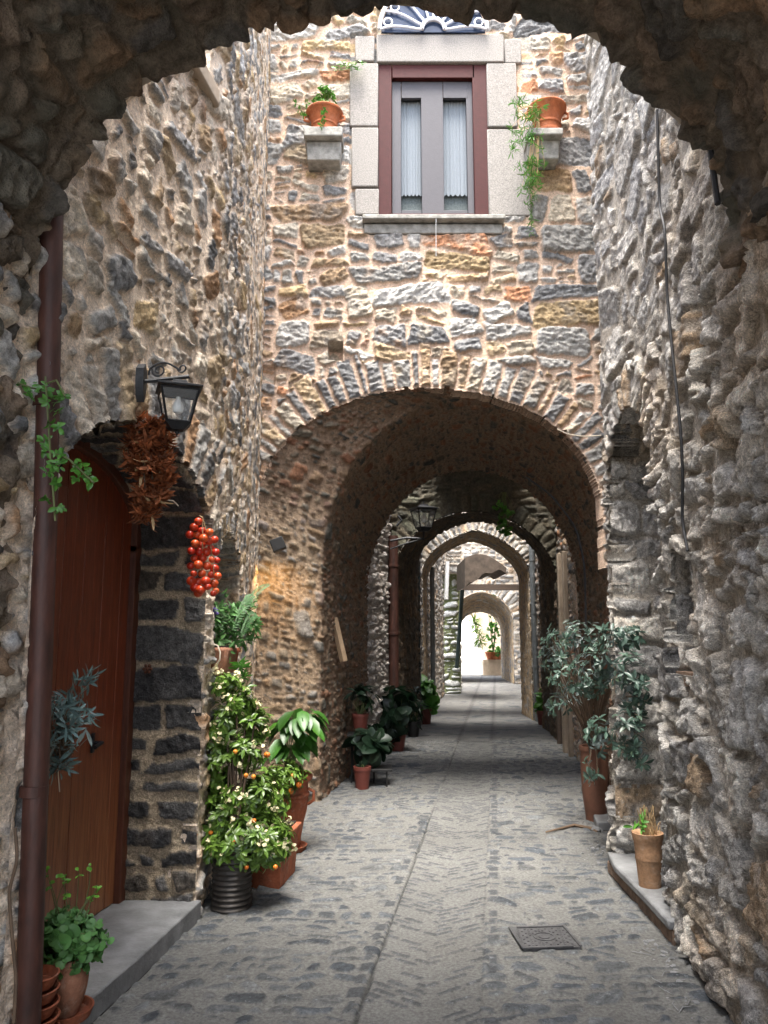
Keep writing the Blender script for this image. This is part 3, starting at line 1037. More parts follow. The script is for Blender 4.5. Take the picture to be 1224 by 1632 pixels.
# plastered body behind the faces (keeps stray daylight out of the rooms)
boxshell('house_body', -7, -2.3, 2.9, 4.5, 0, 4.8, M['render'], left)
boxshell('house_body', -7, -1.95, 4.5, 6.15, 0, 6.95, M['render'], left)
boxshell('house_body', -7, -1.98, 6.16, 10.1, 0, 8.5, M['render'], left)
cp = Shape(); cp.prism([(-2.3, 3.0, 4.80), (LX(3.0) + .06, 3.0, 4.80), (LX(4.5) + .06, 4.5, 4.80), (-2.3, 4.5, 4.80)], (0, 0, .13))
cp.build('wall_coping', M['plaster'], left, bevel=.02)
cs = Shape(); cs.add([(-2.2, 4.47, 4.8), (LX(4.47) - .02, 4.47, 4.8), (LX(4.47) - .02, 4.47, 8.5), (-2.2, 4.47, 8.5)], [(0, 1, 2, 3)])
cs.build('upper_side_wall', M['plaster'], left)

# --- right house
RX0 = poly_x([(-3, .45), (2.2, 1.27), (2.9, 1.41), (3.5, 1.49), (4.6, 1.61), (5.6, 1.60), (6.4, 1.87), (7.75, 2.22)])
def RX(Y, Z):
    return RX0(Y) - .07 * np.clip(1 - Z / 1.6, 0, 1) ** 1.3 * (Y > 0)
right = thing('stone_house', 'right hand house of rough grey weathered stone with a tall narrow arched niche', 'house', (1.6, 5, 0))
NU0, NU1 = 4.60, 5.58
NC = arch_curve(NU0, NU1, 2.25, 3.05, zb=.0)
def right_pos(u, z, d):
    return np.stack([RX(u, z) + d, u + 0 * d, z + 0 * d], -1)

SU0, SU1 = 3.98, 4.34
SC = arch_curve(SU0, SU1, 1.86, 2.0, zb=1.36)
def build_right():
    du = .0105
    u0, u1, v0, v1 = 1.9, 7.75, -.02, 8.6
    U, V = grid(u0, u1, v0, v1, du)
    P = np.stack([RX(U, V), U, V], -1)
    rng = np.random.default_rng(61)
    bl = guillotine(u0, u1, v0, v1, rng, 1.25, .09, .42, 1.2)
    S1, D1, _ = near_curve(U, V, NC, .5)
    ins = (U > NU0) & (U < NU1) & (V < np.maximum(curve_z(NC)(U), 2.25))
    d1 = np.where(ins, -D1, D1)
    h, col = stone_sheet('right', U, V, u0, v0, du, bl, 62, gap=.024, relief=.044, warp=(.06, .06), rot=.45, rnd=.28, tilt=.16,
                         ring=[(S1, np.where(V > 2.2, d1, 9) + .01, .24, .05, .10, .009)], rough=.021, edge=.016, blobs=.006)
    pit = sstep(.28, .46, fbm(U * 5, V * 3.5, 201, 3)); h = h - .035 * pit
    far_ = (1 - .5 * sstep(5.4, 5.9, U)) * (1 - .55 * sstep(2.2, 3.6, V + .15 * (U - 4))); h = h * far_
    # slots and hollows in the old masonry
    def hollow(y, z, ry, rz, dep, sh=6):
        nonlocal h, col
        q = (np.abs((U - y) / ry) ** sh + np.abs((V - z) / rz) ** sh) + .35 * fbm(U * 9, V * 9, 5, 2)
        k = 1 - sstep(.6, 1.25, q)
        h = h * (1 - k) - dep * k
    hollow(3.62, 3.12, .085, .42, .36)
    hollow(6.35, 3.35, .07, .36, .26)
    hollow(3.05, 3.6, .06, .3, .12)
    hollow(3.2, 2.3, .09, .12, .10, 2)
    hollow(3.75, .95, .12, .06, .09, 2)
    hollow(3.3, .75, .08, .12, .08, 2)
    hollow(6.2, 4.9, .06, .10, .10)
    jag = .03 * fbm(U * 12, V * 12, 5, 3)
    _, D3, _ = near_curve(U, V, SC, .3)
    in3 = (U > SU0) & (U < SU1) & (V < np.maximum(curve_z(SC)(U), 1.86)) & (V > 1.36)
    keep = ~(d1 < jag - .01) & ~(np.where(in3, -D3, D3) < jag * .8) & ~((U < 5.9) & (V > 6.7))
    # patches weathered tan between the grey ones
    tan = sstep(.1, .5, fbm(U * 1.1, V * 1.1, 88, 3))[..., None] * .35
    col[..., :3] = col[..., :3] * (1 - tan) + col[..., :3] * np.array([1.15, .95, .75]) * tan
    sheet('wall', P, h, col, M['right'], right, keep, flip=True, skirt=.18)
build_right()
reveal('niche_recess', NC, right_pos, .55, .0115, 'right', M['right'], right, 63, relief=.025, lo=.12, hi=.32, gap=.012, rough=.02, edge=.035, rnd=.5, flip=False)
reveal('slot_recess', SC, right_pos, .42, .012, 'right', M['right'], right, 66, relief=.012, lo=.14, hi=.3, gap=.008, flip=False)
s = Shape(); s.prism([(RX0(SU0) + .40, SU0 - .04, 1.2), (RX0(SU1) + .40, SU1 + .04, 1.2), (RX0(SU1) + .40, SU1 + .04, 2.1), (RX0(SU0) + .40, SU0 - .04, 2.1)], (.03, 0, 0))
s.prism([(RX0(SU0) - .01, SU0 - .04, 1.30), (RX0(SU1) - .01, SU1 + .04, 1.30), (RX0(SU1) + .40, SU1 + .04, 1.30), (RX0(SU0) + .40, SU0 - .04, 1.30)], (0, 0, .07))
s.build('slot_back', M['brownstone'], right)
def niche_back():
    U, V = grid(NU0 - .05, NU1 + .1, -.02, 3.2, .02)
    P = np.stack([RX(U, V) + .52, U, V], -1)
    rng = np.random.default_rng(7)
    h, col = stone_sheet('right', U, V, NU0 - .05, -.02, .02, guillotine(NU0 - .1, NU1 + .2, 0, 3.2, rng, 1.6, .1, .25), 64, relief=.03)
    sheet('niche_back', P, h, col, M['right'], right, flip=True)
niche_back()
def low_right():
    # stretch of the same wall beside and behind the camera
    U, V = grid(-3.2, 1.92, -.02, 3.6, .03)
    P = np.stack([RX(U, V), U, V], -1)
    rng = np.random.default_rng(8)
    h, col = stone_sheet('right', U, V, -3.2, -.02, .03, guillotine(-3.2, 2, 0, 3.6, rng, 1.1, .1, .3), 65, relief=.06, edge=.06)
    sheet('wall_behind', P, h, col, M['right'], right, flip=True)
low_right()
boxshell('house_body', 2.75, 8, -3.2, 5.85, 0, 6.6, M['render'], right)
boxshell('house_body', 2.77, 8, 5.86, 10.1, 0, 8.4, M['render'], right)
s = Shape(); s.prism([(1.46, 4.30, 0), (2.15, 4.30, 0), (2.15, 5.62, 0), (1.49, 5.60, 0)], (0, 0, .078))
s.build('step_base', M['brownstone'], right, bevel=.01)
s = Shape(); s.prism([(1.44, 4.30, .08), (2.15, 4.30, .08), (2.15, 5.62, .08), (1.50, 5.63, .08), (1.455, 5.3, .08), (1.452, 4.8, .08)], (0, 0, .05))
s.build('doorstep', M['slab'], right, bevel=.012)
s = Shape(); q = [G(938, 1262, .06), G(957, 1312, .06)]
s.prism([(q[1][0] - .03, q[1][1], 0), (2.5, q[1][1], 0), (2.6, q[0][1] + .3, 0), (q[0][0], q[0][1] + .3, 0)], (0, 0, .07))
s.build('doorstep', M['slab'], facade, bevel=.01)

# --- the passage we stand in
near = thing('vaulted_passage', 'dark rough stone vault overhead in the foreground, framing the alley', 'passage', (-.2, 0, 0))
YN = 2.9
NP = [(40, 442), (62, 405), (88, 372), (102, 330), (128, 300), (140, 250), (190, 195), (236, 152), (300, 124), (332, 98), (372, 80), (405, 58), (440, 46),
      (462, 46), (470, 66), (486, 68), (496, 48), (504, 44), (508, 58), (522, 60), (528, 42), (570, 30), (610, 22), (650, 26), (700, 32), (760, 32), (800, 36), (850, 40), (890, 50), (925, 62), (965, 88), (1000, 112),
      (1040, 150), (1062, 175), (1100, 208), (1128, 232), (1150, 275), (1178, 330), (1205, 400)]
def near_vault():
    pts = [W(x, y - 8, YN) for x, y in NP]
    cv = np.array([(p[0], p[2]) for p in pts])
    # smooth the traced outline and run it down into both side walls
    cv[0, 0] = -1.33; cv[-1, 0] = 1.37
    L = [(-1.36, z) for z in np.linspace(1.2, cv[0, 1] - .1, 8)]
    R = [(1.385, z) for z in np.linspace(cv[-1, 1] - .1, 3.05, 3)] + [(1.43, 2.85), (1.52, 2.6)]
    cv = np.concatenate([L, cv, R])
    cv[:, 0] = np.where(cv[:, 0] < 0, cv[:, 0] * 1.035, cv[:, 0] * 1.0); cv[:, 1] += .05 * (cv[:, 0] < 1.0)
    k = cv.copy(); k[1:-1] = cv[:-2] * .1 + cv[1:-1] * .8 + cv[2:] * .1; cv = k
    secs = []
    for Y in (.5, 1.3, YN):
        c = cv.copy(); c[:, 0] += (Y - YN) * .15
        secs.append((Y, c))
    loft = [(Y, c) for Y, c in secs[1:]]
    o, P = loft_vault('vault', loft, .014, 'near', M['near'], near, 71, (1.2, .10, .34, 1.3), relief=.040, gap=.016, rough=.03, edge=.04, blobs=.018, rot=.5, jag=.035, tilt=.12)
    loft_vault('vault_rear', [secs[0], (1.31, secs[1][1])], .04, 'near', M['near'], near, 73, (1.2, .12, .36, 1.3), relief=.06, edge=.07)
    # outer face of the vault end (towards the court), not seen from here but there
    s = Shape(); top = 5.3
    c = cv; V = [(x, YN + .03, z) for x, z in c] + [(x * 1.0, YN + .03, top) for x, z in c]; n = len(c)
    s.add(V, [(k, k + 1, n + k + 1, n + k) for k in range(n - 1)])
    s.add([(-3, YN + .03, 0), (-1.38, YN + .03, 0), (-1.38, YN + .03, top), (-3, YN + .03, top)], [(0, 1, 2, 3)])
    s.add([(1.43, YN + .03, 3), (3, YN + .03, 3), (3, YN + .03, top), (1.43, YN + .03, top)], [(0, 1, 2, 3)])
    s.build('end_wall', M['plaster'], near)
    boxshell('house_body', -3.2, 3.0, .5, YN - .02, 4.35, top, M['render'], near)
    # left side wall
    U, V = grid(-3.2, 3.03, -.02, 3.3, .016)
    P = np.stack([np.interp(U, [-3.2, 2.9, 3.03], [-2.30, -1.40, -1.34]), U, V], -1)
    rng = np.random.default_rng(74)
    h, col = stone_sheet('left', U, V, -3.2, -.02, .016, guillotine(-3.2, 3.1, 0, 3.3, rng, .9, .08, .26), 75, relief=.05, rot=.5, gap=.018, rnd=.7, edge=.04, blobs=.02)
    sheet('side_wall', P, h, col, M['left'], near, skirt=0)
    boxshell('side_body', -5, -2.4, -3.2, 2.9, 0, 5.2, M['render'], near)
near_vault()


# --- the open gap and the passages further on
def plain_wall(name, line, z0, z1, du, pal, m, parent, seed, flip, bl=(1.3, .08, .26), cut=None, **kw):
    """line: two (x, y) points; the wall runs from the first to the second"""
    (xa, ya), (xb, yb) = line
    L = math.hypot(xb - xa, yb - ya)
    U, V = grid(0, L, z0, z1, du)
    P = np.stack([xa + (xb - xa) * U / L, ya + (yb - ya) * U / L, V], -1)
    rng = np.random.default_rng(seed)
    ring = None; keep = None
    if cut is not None:
        S, D, _ = near_curve(U, V, cut, .5)
        zf = curve_z(cut)(U); zs = cut[14][1]
        ins = (U > cut[:, 0].min()) & (U < cut[:, 0].max()) & (V < np.maximum(zf, zs))
        d = np.where(ins, -D, D)
        keep = ~(d < .012 * fbm(U * 10, V * 10, 2, 2))
        if kw.get('rw'):
            ring = [(S, np.where(V > zs - .2, d, 9) + .01, kw['rw'], kw.get('rl', .09), kw.get('rh', .17), .012)]
    rw = kw.pop('rw', None); kw.pop('rl', None); kw.pop('rh', None)
    sk = kw.pop('skirt', .1)
    h, col = stone_sheet(pal, U, V, 0, z0, du, guillotine(0, L, z0, z1, rng, *bl), seed + 1, ring=ring, **kw)
    return sheet(name, P, h, col, m, parent, keep, flip=flip, skirt=sk if keep is not None else 0)


gapL = thing('stone_house', 'narrow bright strip of rough stone house beyond the first passage, left side', 'house', (-.3, 11, 0))
plain_wall('wall', ((-.30, 10.1), (.06, 12.05)), 0, 4.9, .02, 'pale', M['right'], gapL, 81, False, (.9, .07, .2), relief=.07, edge=.05, blobs=.04, gap=.014, rnd=.7)
boxshell('house_body', -6, -.55, 10.25, 12.0, 0, 4.9, M['render'], gapL)
gapR = thing('stone_house', 'strip of pinkish stone house with pale door posts beyond the first passage', 'house', (2.9, 11, 0))
plain_wall('wall', ((2.46, 10.15), (2.66, 12.05)), 0, 4.9, .02, 'facade', M['facade'], gapR, 83, True, (.9, .07, .2), relief=.05, edge=.05, gap=.014)
boxshell('house_body', 2.9, 8, 10.25, 12.0, 0, 4.9, M['render'], gapR)
s = Shape(); c = W(899, 1000, 10.9)
for dx, mm in ((0, 0), (.0, .2)):
    s.box((c[0] + .0, 10.75 + mm * 1.6, 1.35), (.06, .08, 2.7))
s.build('door_frame', M['plaster'], gapR, bevel=.01)

boxshell('shade_slab', .70, 2.2, 10.7, 12.03, 4.30, 4.6, M['render'], gapR, bottom=True)  # unseen slab, added to keep light off the second passage front
midh = thing('stone_house', 'dark greenish brown house over the second vaulted passage', 'house', (1.2, 12.8, 0))
def passB():
    X0 = -.2
    cB = arch_curve(.10, 2.62, 2.35, 3.45, 60, p=1.9)
    cut = cB.copy(); cut[:, 0] += 1.4
    plain_wall('wall', ((-1.4, 12.05), (4.4, 12.05)), 0, 5.0, .02, 'shaded_front', M['near'], midh, 85, False, (1.8, .08, .26), cut=cut, rw=.3, relief=.03, skirt=.15)
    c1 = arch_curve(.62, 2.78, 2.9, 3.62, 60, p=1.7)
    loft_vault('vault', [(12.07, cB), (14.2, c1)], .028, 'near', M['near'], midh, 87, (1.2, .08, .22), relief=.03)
    boxshell('house_body', -6, 8, 12.3, 14.25, 4.0, 5.0, M['render'], midh)
    boxshell('side_body', -6, -.1, 12.3, 14.25, 0, 4.2, M['render'], midh)
    boxshell('side_body', 3.0, 8, 12.3, 14.25, 0, 4.2, M['render'], midh)
passB()

third = thing('stone_house', 'third house with a pale pointed arch of short voussoirs over the lane', 'house', (1.8, 15.3, 0))
def passC():
    cC = arch_curve(.72, 2.80, 2.70, 3.50, 60, p=1.9, point=.10)
    cut = cC.copy(); cut[:, 0] += 2.0
    plain_wall('wall', ((-2.0, 15.3), (5.4, 15.3)), 0, 4.8, .02, 'far', M['far'], third, 91, False, (1.8, .08, .26), cut=cut, rw=.20, rl=.07, rh=.12, relief=.025, skirt=.15)
    c1 = cC.copy(); c1[:, 0] = (c1[:, 0] - 1.76) * .93 + 1.86; c1[:, 1] *= .985
    loft_vault('vault', [(15.32, cC), (16.7, c1)], .03, 'pier', M['pier'], third, 93, (1.2, .08, .22), relief=.008, stain=.2)
    boxshell('house_body', -6, 8, 15.5, 16.75, 4.0, 4.8, M['render'], third)
    # side walls of the little gap before it
    plain_wall('side_wall', ((.58, 14.2), (.72, 15.32)), 0, 4.5, .03, 'far', M['far'], third, 94, False, relief=.04)
    plain_wall('side_wall', ((2.86, 14.2), (2.92, 15.32)), 0, 4.5, .03, 'facade', M['facade'], third, 95, True, relief=.04)
passC()

fourth = thing('stone_house', 'far left stone house front with a white downpipe and protruding rounded stone corner', 'house', (1.2, 19, 0))
def farleft():
    plain_wall('wall', ((.84, 16.7), (1.62, 22.0)), 0, 6.5, .035, 'far', M['far'], fourth, 96, False, relief=.05, edge=.05)
    plain_wall('front_wall', ((1.05, 22.0), (2.15, 22.0)), 3.3, 6.5, .03, 'far', M['far'], fourth, 98, False, (2.4, .1, .3), relief=.04)
    s = Shape(); s.box((1.0, 22.9, 4.9), (2.25, 1.7, 3.2)); s.build('house_body', M['render'], fourth)
farleft()
moss = thing('stone_pier', 'mossy rubble pier of pale rounded boulders under the far left house', 'pier', (1.7, 22.6, 0))
plain_wall('front', ((1.36, 22.4), (2.12, 22.4)), 0, 3.35, .02, 'mossy', M['far'], moss, 101, False, (1.9, .12, .30), relief=.09, edge=.07, rnd=.95, gap=.03)
plain_wall('side', ((2.10, 22.4), (2.22, 23.6)), 0, 3.35, .03, 'mossy', M['far'], moss, 102, False, (1.9, .12, .30), relief=.05, rnd=.9)

farR = thing('stone_house', 'far right house wall of brown stone lining the lane after the pointed arch', 'house', (3.8, 20, 0))
plain_wall('wall', ((2.98, 16.7), (4.62, 26.9)), 0, 6.5, .04, 'pier', M['pier'], farR, 103, True, relief=.04)
boxshell('house_body', 5.4, 10, 14.3, 31, 0, 6.5, M['render'], farR)

last = thing('stone_house', 'last house across the lane with a rounded tunnel arch opening on bright steps', 'house', (3.4, 27, 0))
def passF():
    cF = arch_curve(2.25, 4.35, 2.1, 3.05, 60, p=1.8)
    cut = cF.copy(); cut[:, 0] += 0
    plain_wall('wall', ((0.0, 27.0), (7.0, 27.0)), 0, 7.0, .035, 'far', M['facade'], last, 105, False, (1.8, .1, .3), cut=cut, rw=.45, relief=.03, skirt=.2)
    c1 = arch_curve(2.9, 4.5, 1.75, 2.5, 60)
    loft_vault('vault', [(27.05, cF), (31.0, c1)], .05, 'pier', M['pier'], last, 107, (1.2, .1, .3), relief=.01)
    boxshell('house_body', -6, 2.0, 27.3, 31, 0, 7, M['render'], last)
    boxshell('house_body', -6, 10, 27.4, 31, 4.5, 7, M['render'], last)
passF()


# ------------------------------------------------------------------ facade fittings
def facade_window():
    Y = YF
    P = lambda x, y, yy=Y: W(x, y, yy)
    def slab(s, x0, y0, x1, y1, front, back):
        """block whose visible face spans the photo rectangle on the wall plane"""
        a, b = P(x0, y1), P(x1, y0)
        s.add([(a[0], front, a[2]), (b[0], front, a[2]), (b[0], back, a[2]), (a[0], back, a[2]),
               (a[0], front, b[2]), (b[0], front, b[2]), (b[0], back, b[2]), (a[0], back, b[2])],
              [(3, 2, 1, 0), (4, 5, 6, 7), (0, 1, 5, 4), (1, 2, 6, 5), (2, 3, 7, 6), (3, 0, 4, 7)])
        return s
    fr, bk = Y - .034, Y + .2
    for r in ((600, 58, 802, 102), (557, 103, 603, 203), (560, 206, 603, 300), (566, 303, 604, 344), (777, 103, 822, 204), (779, 207, 842, 345), (566, 60, 597, 100), (804, 64, 830, 102)):
        slab(Shape(), *r, fr + .004 * (r[0] % 5), bk).build('window_surround', M['granite'], facade, bevel=.012)
    slab(Shape(), 578, 350, 803, 357, Y - .11, Y + .1).build('window_sill', M['sillstone'], facade, bevel=.01)
    slab(Shape(), 580, 359, 800, 374, Y - .03, Y + .1).build('sill_course', M['sillstone'], facade, bevel=.01)
    f = Shape()
    for r in ((603, 103, 624, 346), (757, 103, 778, 346), (625, 103, 756, 124), (625, 340, 756, 346)):
        slab(f, *r, Y + .00, Y + .10)
    fo = f.build('window_frame', M['frame'], facade, bevel=.006)
    # screen leaves: mauve stiles and rails round two curtained lights
    s = Shape()
    for r in ((625, 125, 639, 339), (673, 125, 706, 339), (747, 125, 756, 339), (640, 125, 672, 151), (640, 331, 672, 339), (707, 125, 746, 151), (707, 331, 746, 339)):
        slab(s, *r, Y + .05 + .0004 * (r[0] % 7), Y + .09)
    s.build('window_sash', M['mauve'], facade, bevel=.003)
    for (x0, x1) in ((638, 674), (705, 748)):
        a, b = P(x0, 298), P(x1, 150)
        n = 30; V = []; xs = np.linspace(a[0], b[0], n)
        for z in (a[2], b[2]):
            for i, x in enumerate(xs):
                V.append((x, Y + .13 + .004 * math.sin(i * 1.9 + math.sin(i * .7)), z - (.03 * abs(math.sin(i * .66)) if z == a[2] else 0)))
        c = Shape(); c.add(V, [(i, i + 1, n + i + 1, n + i) for i in range(n - 1)])
        c.build('curtain', M['curtain'], facade)
        a, b = P(x0, 340), P(x1, 298)
        p = Shape(); p.box(((a[0] + b[0]) / 2, Y + .17, (a[2] + P(0, 150)[2]) / 2), (b[0] - a[0], .01, P(0, 150)[2] - a[2] + .1))
        p.build('window_pane', M['lace'], facade)
    g = Shape(); a, b = P(630, 332), P(752, 326)
    # wire hanging from the sill
    t = Shape(); p = P(695, 348, Y - .16); q = P(695, 408, Y - .07)
    t.tube([p, (p[0], Y - .13, p[2] - .08), q], .004, 5); t.build('hanging_wire', M['white'], facade)
    # fan shaped grille over the lintel
    c = P(690, 57); R = abs(P(775, 57)[0] - c[0])
    d = Shape(); n = 26
    d.prism([(c[0] + R * .97 * math.cos(math.pi * k / n), Y - .05, c[2] + R * .97 * math.sin(math.pi * k / n)) for k in range(n + 1)], (0, .02, 0))
    fa = d.build('fanlight_glass', M['blueglass'], facade)
    d = Shape()
    for k in range(9):
        a = math.pi * k / 8
        r0 = .12
        bend = .10 * (1 if k < 4 else -1 if k > 4 else 0)
        pts = []
        for t in np.linspace(0, 1, 7):
            rr = r0 + (R - r0) * t; aa = a + bend * math.sin(t * math.pi)
            pts.append((c[0] + rr * math.cos(aa), Y - .08, c[2] + .01 + rr * abs(math.sin(aa))))
        d.tube(pts, .012, 6)
    for rr in (.12, R):
        d.tube([(c[0] + rr * math.cos(math.pi * k / 24), Y - .08, c[2] + .01 + rr * math.sin(math.pi * k / 24)) for k in range(25)], .022, 6)
    for k in range(8):
        a = math.pi * (k + .5) / 8; rr = R * .86
        d.tube([(c[0] + rr * math.cos(a) + .045 * math.cos(t), Y - .08, c[2] + rr * math.sin(a) + .045 * math.sin(t)) for t in np.linspace(0, 6.28, 13)], .010, 5)
    d.build('fan_grille', M['fan'], facade)
facade_window()

# corbels with their pots
def corbel(x0, x1, yt, ys, yb):
    a, b = W(x0, ys, YF - .30), W(x1, yt, YF - .30)
    s = Shape()
    s.box(((a[0] + b[0]) / 2, YF - .14, (a[2] + b[2]) / 2), (b[0] - a[0], .36, b[2] - a[2]))
    z1 = a[2]; h = .20
    c = ((a[0] + b[0]) / 2, YF - .10, z1 - h / 2)
    s.box(c, (b[0] - a[0] - .03, .26, h), taper=.92)
    o = s.build('corbel', M['sillstone'], facade, bevel=.012)
    return (a[0] + b[0]) / 2, b[2]
cl = corbel(484, 546, 203, 218, 250)
cr = corbel(842, 897, 205, 216, 246)


def pot_profile(r0, r1, h, rim=.03, rimw=.012, belly=0.0, th=.012):
    pr = [(0.001, 0), (r0, 0)]
    for t in np.linspace(.1, 1, 8):
        pr.append((r0 + (r1 - r0) * t + belly * math.sin(math.pi * t), t * (h - rim)))
    pr += [(r1 + rimw, h - rim + .002), (r1 + rimw * 1.2, h - rim * .5), (r1 + rimw, h), (r1 - th, h), (r1 - th * 1.4, h - rim * 1.6), (.001, h - rim * 1.7)]
    return pr


def soil_part(c, r, z, parent):
    s = Shape(); s.lathe((c[0], c[1], c[2]), [(r, z), (r * .6, z + .012), (.001, z + .018)], 18)
    return s.build('soil', M['soil'], parent)


def cordpot(c, r, h, label, ears=True, mat='terra3'):
    t = thing('flower_pot', label, 'flower pot', c)
    s = Shape()
    s.lathe(c, [(.001, 0), (r * .74, 0), (r * .78, h * .04), (r * .78, h * .12), (r * .73, h * .16), (r * .74, h * .30), (r * .80, h * .34), (r * .80, h * .38), (r * .76, h * .42), (r * .84, h * .66), (r * .97, h * .84), (r * 1.10, h * .90), (r * 1.13, h * .96), (r * 1.10, h), (r * .98, h), (r * .9, h * .88), (.001, h * .86)], 32)
    s.build('bowl', M[mat], t)
    if ears:
        for sg in (-1, 1):
            e = Shape(); x = c[0] + sg * r * .95
            e.tube([(x, c[1], c[2] + h * .88), (x + sg * .045, c[1], c[2] + h * .82), (x + sg * .045, c[1], c[2] + h * .68), (x - sg * .01, c[1], c[2] + h * .62)], .013, 7)
            e.build('handle', M[mat], t)
    return t


# ------------------------------------------------------------------ plants
def rosettes(tips, dirs, n, L, Wd, rng, spread=.9, lj=.3):
    P, D, Nn, Ls = [], [], [], []
    for p, d in zip(tips, dirs):
        d = d / (np.linalg.norm(d) + 1e-9)
        for k in range(n):
            v = rng.normal(size=3); v -= d * (v @ d); v /= np.linalg.norm(v) + 1e-9
            dd = d * (1 - spread * (.4 + .6 * rng.random())) + v * spread
            P.append(p - d * rng.random() * .03 + rng.normal(size=3) * .004); D.append(dd); Nn.append(d + rng.normal(size=3) * .2)
            Ls.append(L * (1 - lj + 2 * lj * rng.random()))
    Ls = np.array(Ls)
    return np.array(P), np.array(D), np.array(Nn), Ls, Ls * Wd / L


def bush_points(c, rad, n, rng, shell=.35):
    v = rng.normal(size=(n, 3)); v /= np.linalg.norm(v, axis=1, keepdims=True)
    r = shell + (1 - shell) * rng.random((n, 1)) ** .5
    return np.array(c) + v * r * np.array(rad), v * np.array([1, 1, 1]) + np.array([0, 0, .5])


def stems(name, root, tips, m, parent, rng, r=.006, sag=.0, k=None):
    s = Shape()
    idx = range(len(tips)) if k is None else rng.choice(len(tips), min(k, len(tips)), replace=False)
    for i in idx:
        t = np.array(tips[i]); a = np.array(root) + rng.normal(size=3) * [.015, .015, 0]
        mid = (a + t) / 2 + np.array([0, 0, .12 * np.linalg.norm(t - a) - sag]) + rng.normal(size=3) * .03
        pts = [a * (1 - u) ** 2 + 2 * mid * u * (1 - u) + t * u * u for u in np.linspace(0, 1, 7)]
        s.tube(pts, np.linspace(r, r * .4, 7), 5, cap=False)
    return s.build(name, m, parent)


def flowers(name, pts, m, parent, rng, r=.010, n=5):
    P, D, N_ = [], [], []
    for p in pts:
        for q in range(3 + rng.integers(0, 4)):
            c = p + rng.normal(size=3) * .016
            up = rng.normal(size=3) + [0, -.6, 1.2]; up /= np.linalg.norm(up)
            for k in range(n):
                v = rng.normal(size=3); v -= up * (v @ up); v /= np.linalg.norm(v)
                P.append(c); D.append(v + up * .35); N_.append(up)
    return leaves(name, P, D, N_, r * 1.6, r * 1.3, m, parent, rng=rng, var=.15, shape=1)


# plants in the corbel pots
rng = np.random.default_rng(200)
zc_ = cl[1]
t = cordpot((cl[0], YF - .16, zc_), .17, .26, 'terracotta pot with a leafy green succulent on the left corbel beside the upper window')
P0 = W(510, 150, YF - .16)
tips, dirs = bush_points((cl[0], YF - .2, zc_ + .36), (.10, .07, .20), 40, rng)
o = leaves('foliage', *rosettes(tips, dirs, 7, .055, .022, rng), M['leafbright'], t, rng=rng)
tips2 = np.array([W(470 + 6 * k, 165 + (k % 3) * 10, YF - .2) for k in range(4)] + [W(513 + 4 * rng.random(), 175 + 8 * k, YF - .36) for k in range(4)])
leaves('trailing_foliage', *rosettes(tips2, np.array([[-.6, -.5, -.4]] * 8), 7, .04, .018, rng), M['leafbright'], t, rng=rng)
stems('stems', (cl[0], YF - .16, zc_ + .2), np.concatenate([tips[:14], tips2]), M['stem'], t, rng, .006)
zc_ = cr[1]
t = cordpot((W(872, 200, YF - .16)[0], YF - .16, zc_), .18, .32, 'terracotta pot with a long trailing plant on the right corbel beside the upper window')
pts = []
for k in range(95):
    u = rng.random()
    pts.append(W(812 + 52 * rng.random() ** .8 + 10 * rng.normal() * 0, 160 + 135 * u, YF - .28 - .1 * rng.random()) if u < .62 else W(846 + 9 * rng.normal(), 160 + 150 * u, YF - .3))
for k in range(8): pts.append(W(846 + 4 * rng.normal(), 300 + 10 * k, YF - .22))
pts = np.array(pts)
leaves('foliage', *rosettes(pts, np.array([[-.3, -.3, -.9]] * len(pts)) + rng.normal(size=(len(pts), 3)) * .4, 7, .065, .008, rng, .8), M['leafbright'], t, rng=rng, shade=(1.1, 1, 1.2))
stems('stems', (W(850, 0, YF - .2)[0], YF - .25, zc_ + .27), pts, M['straw'], t, rng, .004, .0, 26)
t = thing('wall_plant', 'small green plant sprouting from the wall above the left corbel', 'plant', W(556, 104, YF - .05))
tips = np.array([W(536 + 5 * k, 104 + 5 * math.sin(k * 2.1), YF - .12) for k in range(9)])
leaves('foliage', *rosettes(tips, np.array([[0, -.5, .6]] * 9), 8, .05, .02, rng), M['leafbright'], t, rng=rng)
stems('stems', W(556, 108, YF), tips, M['stem'], t, rng, .004)


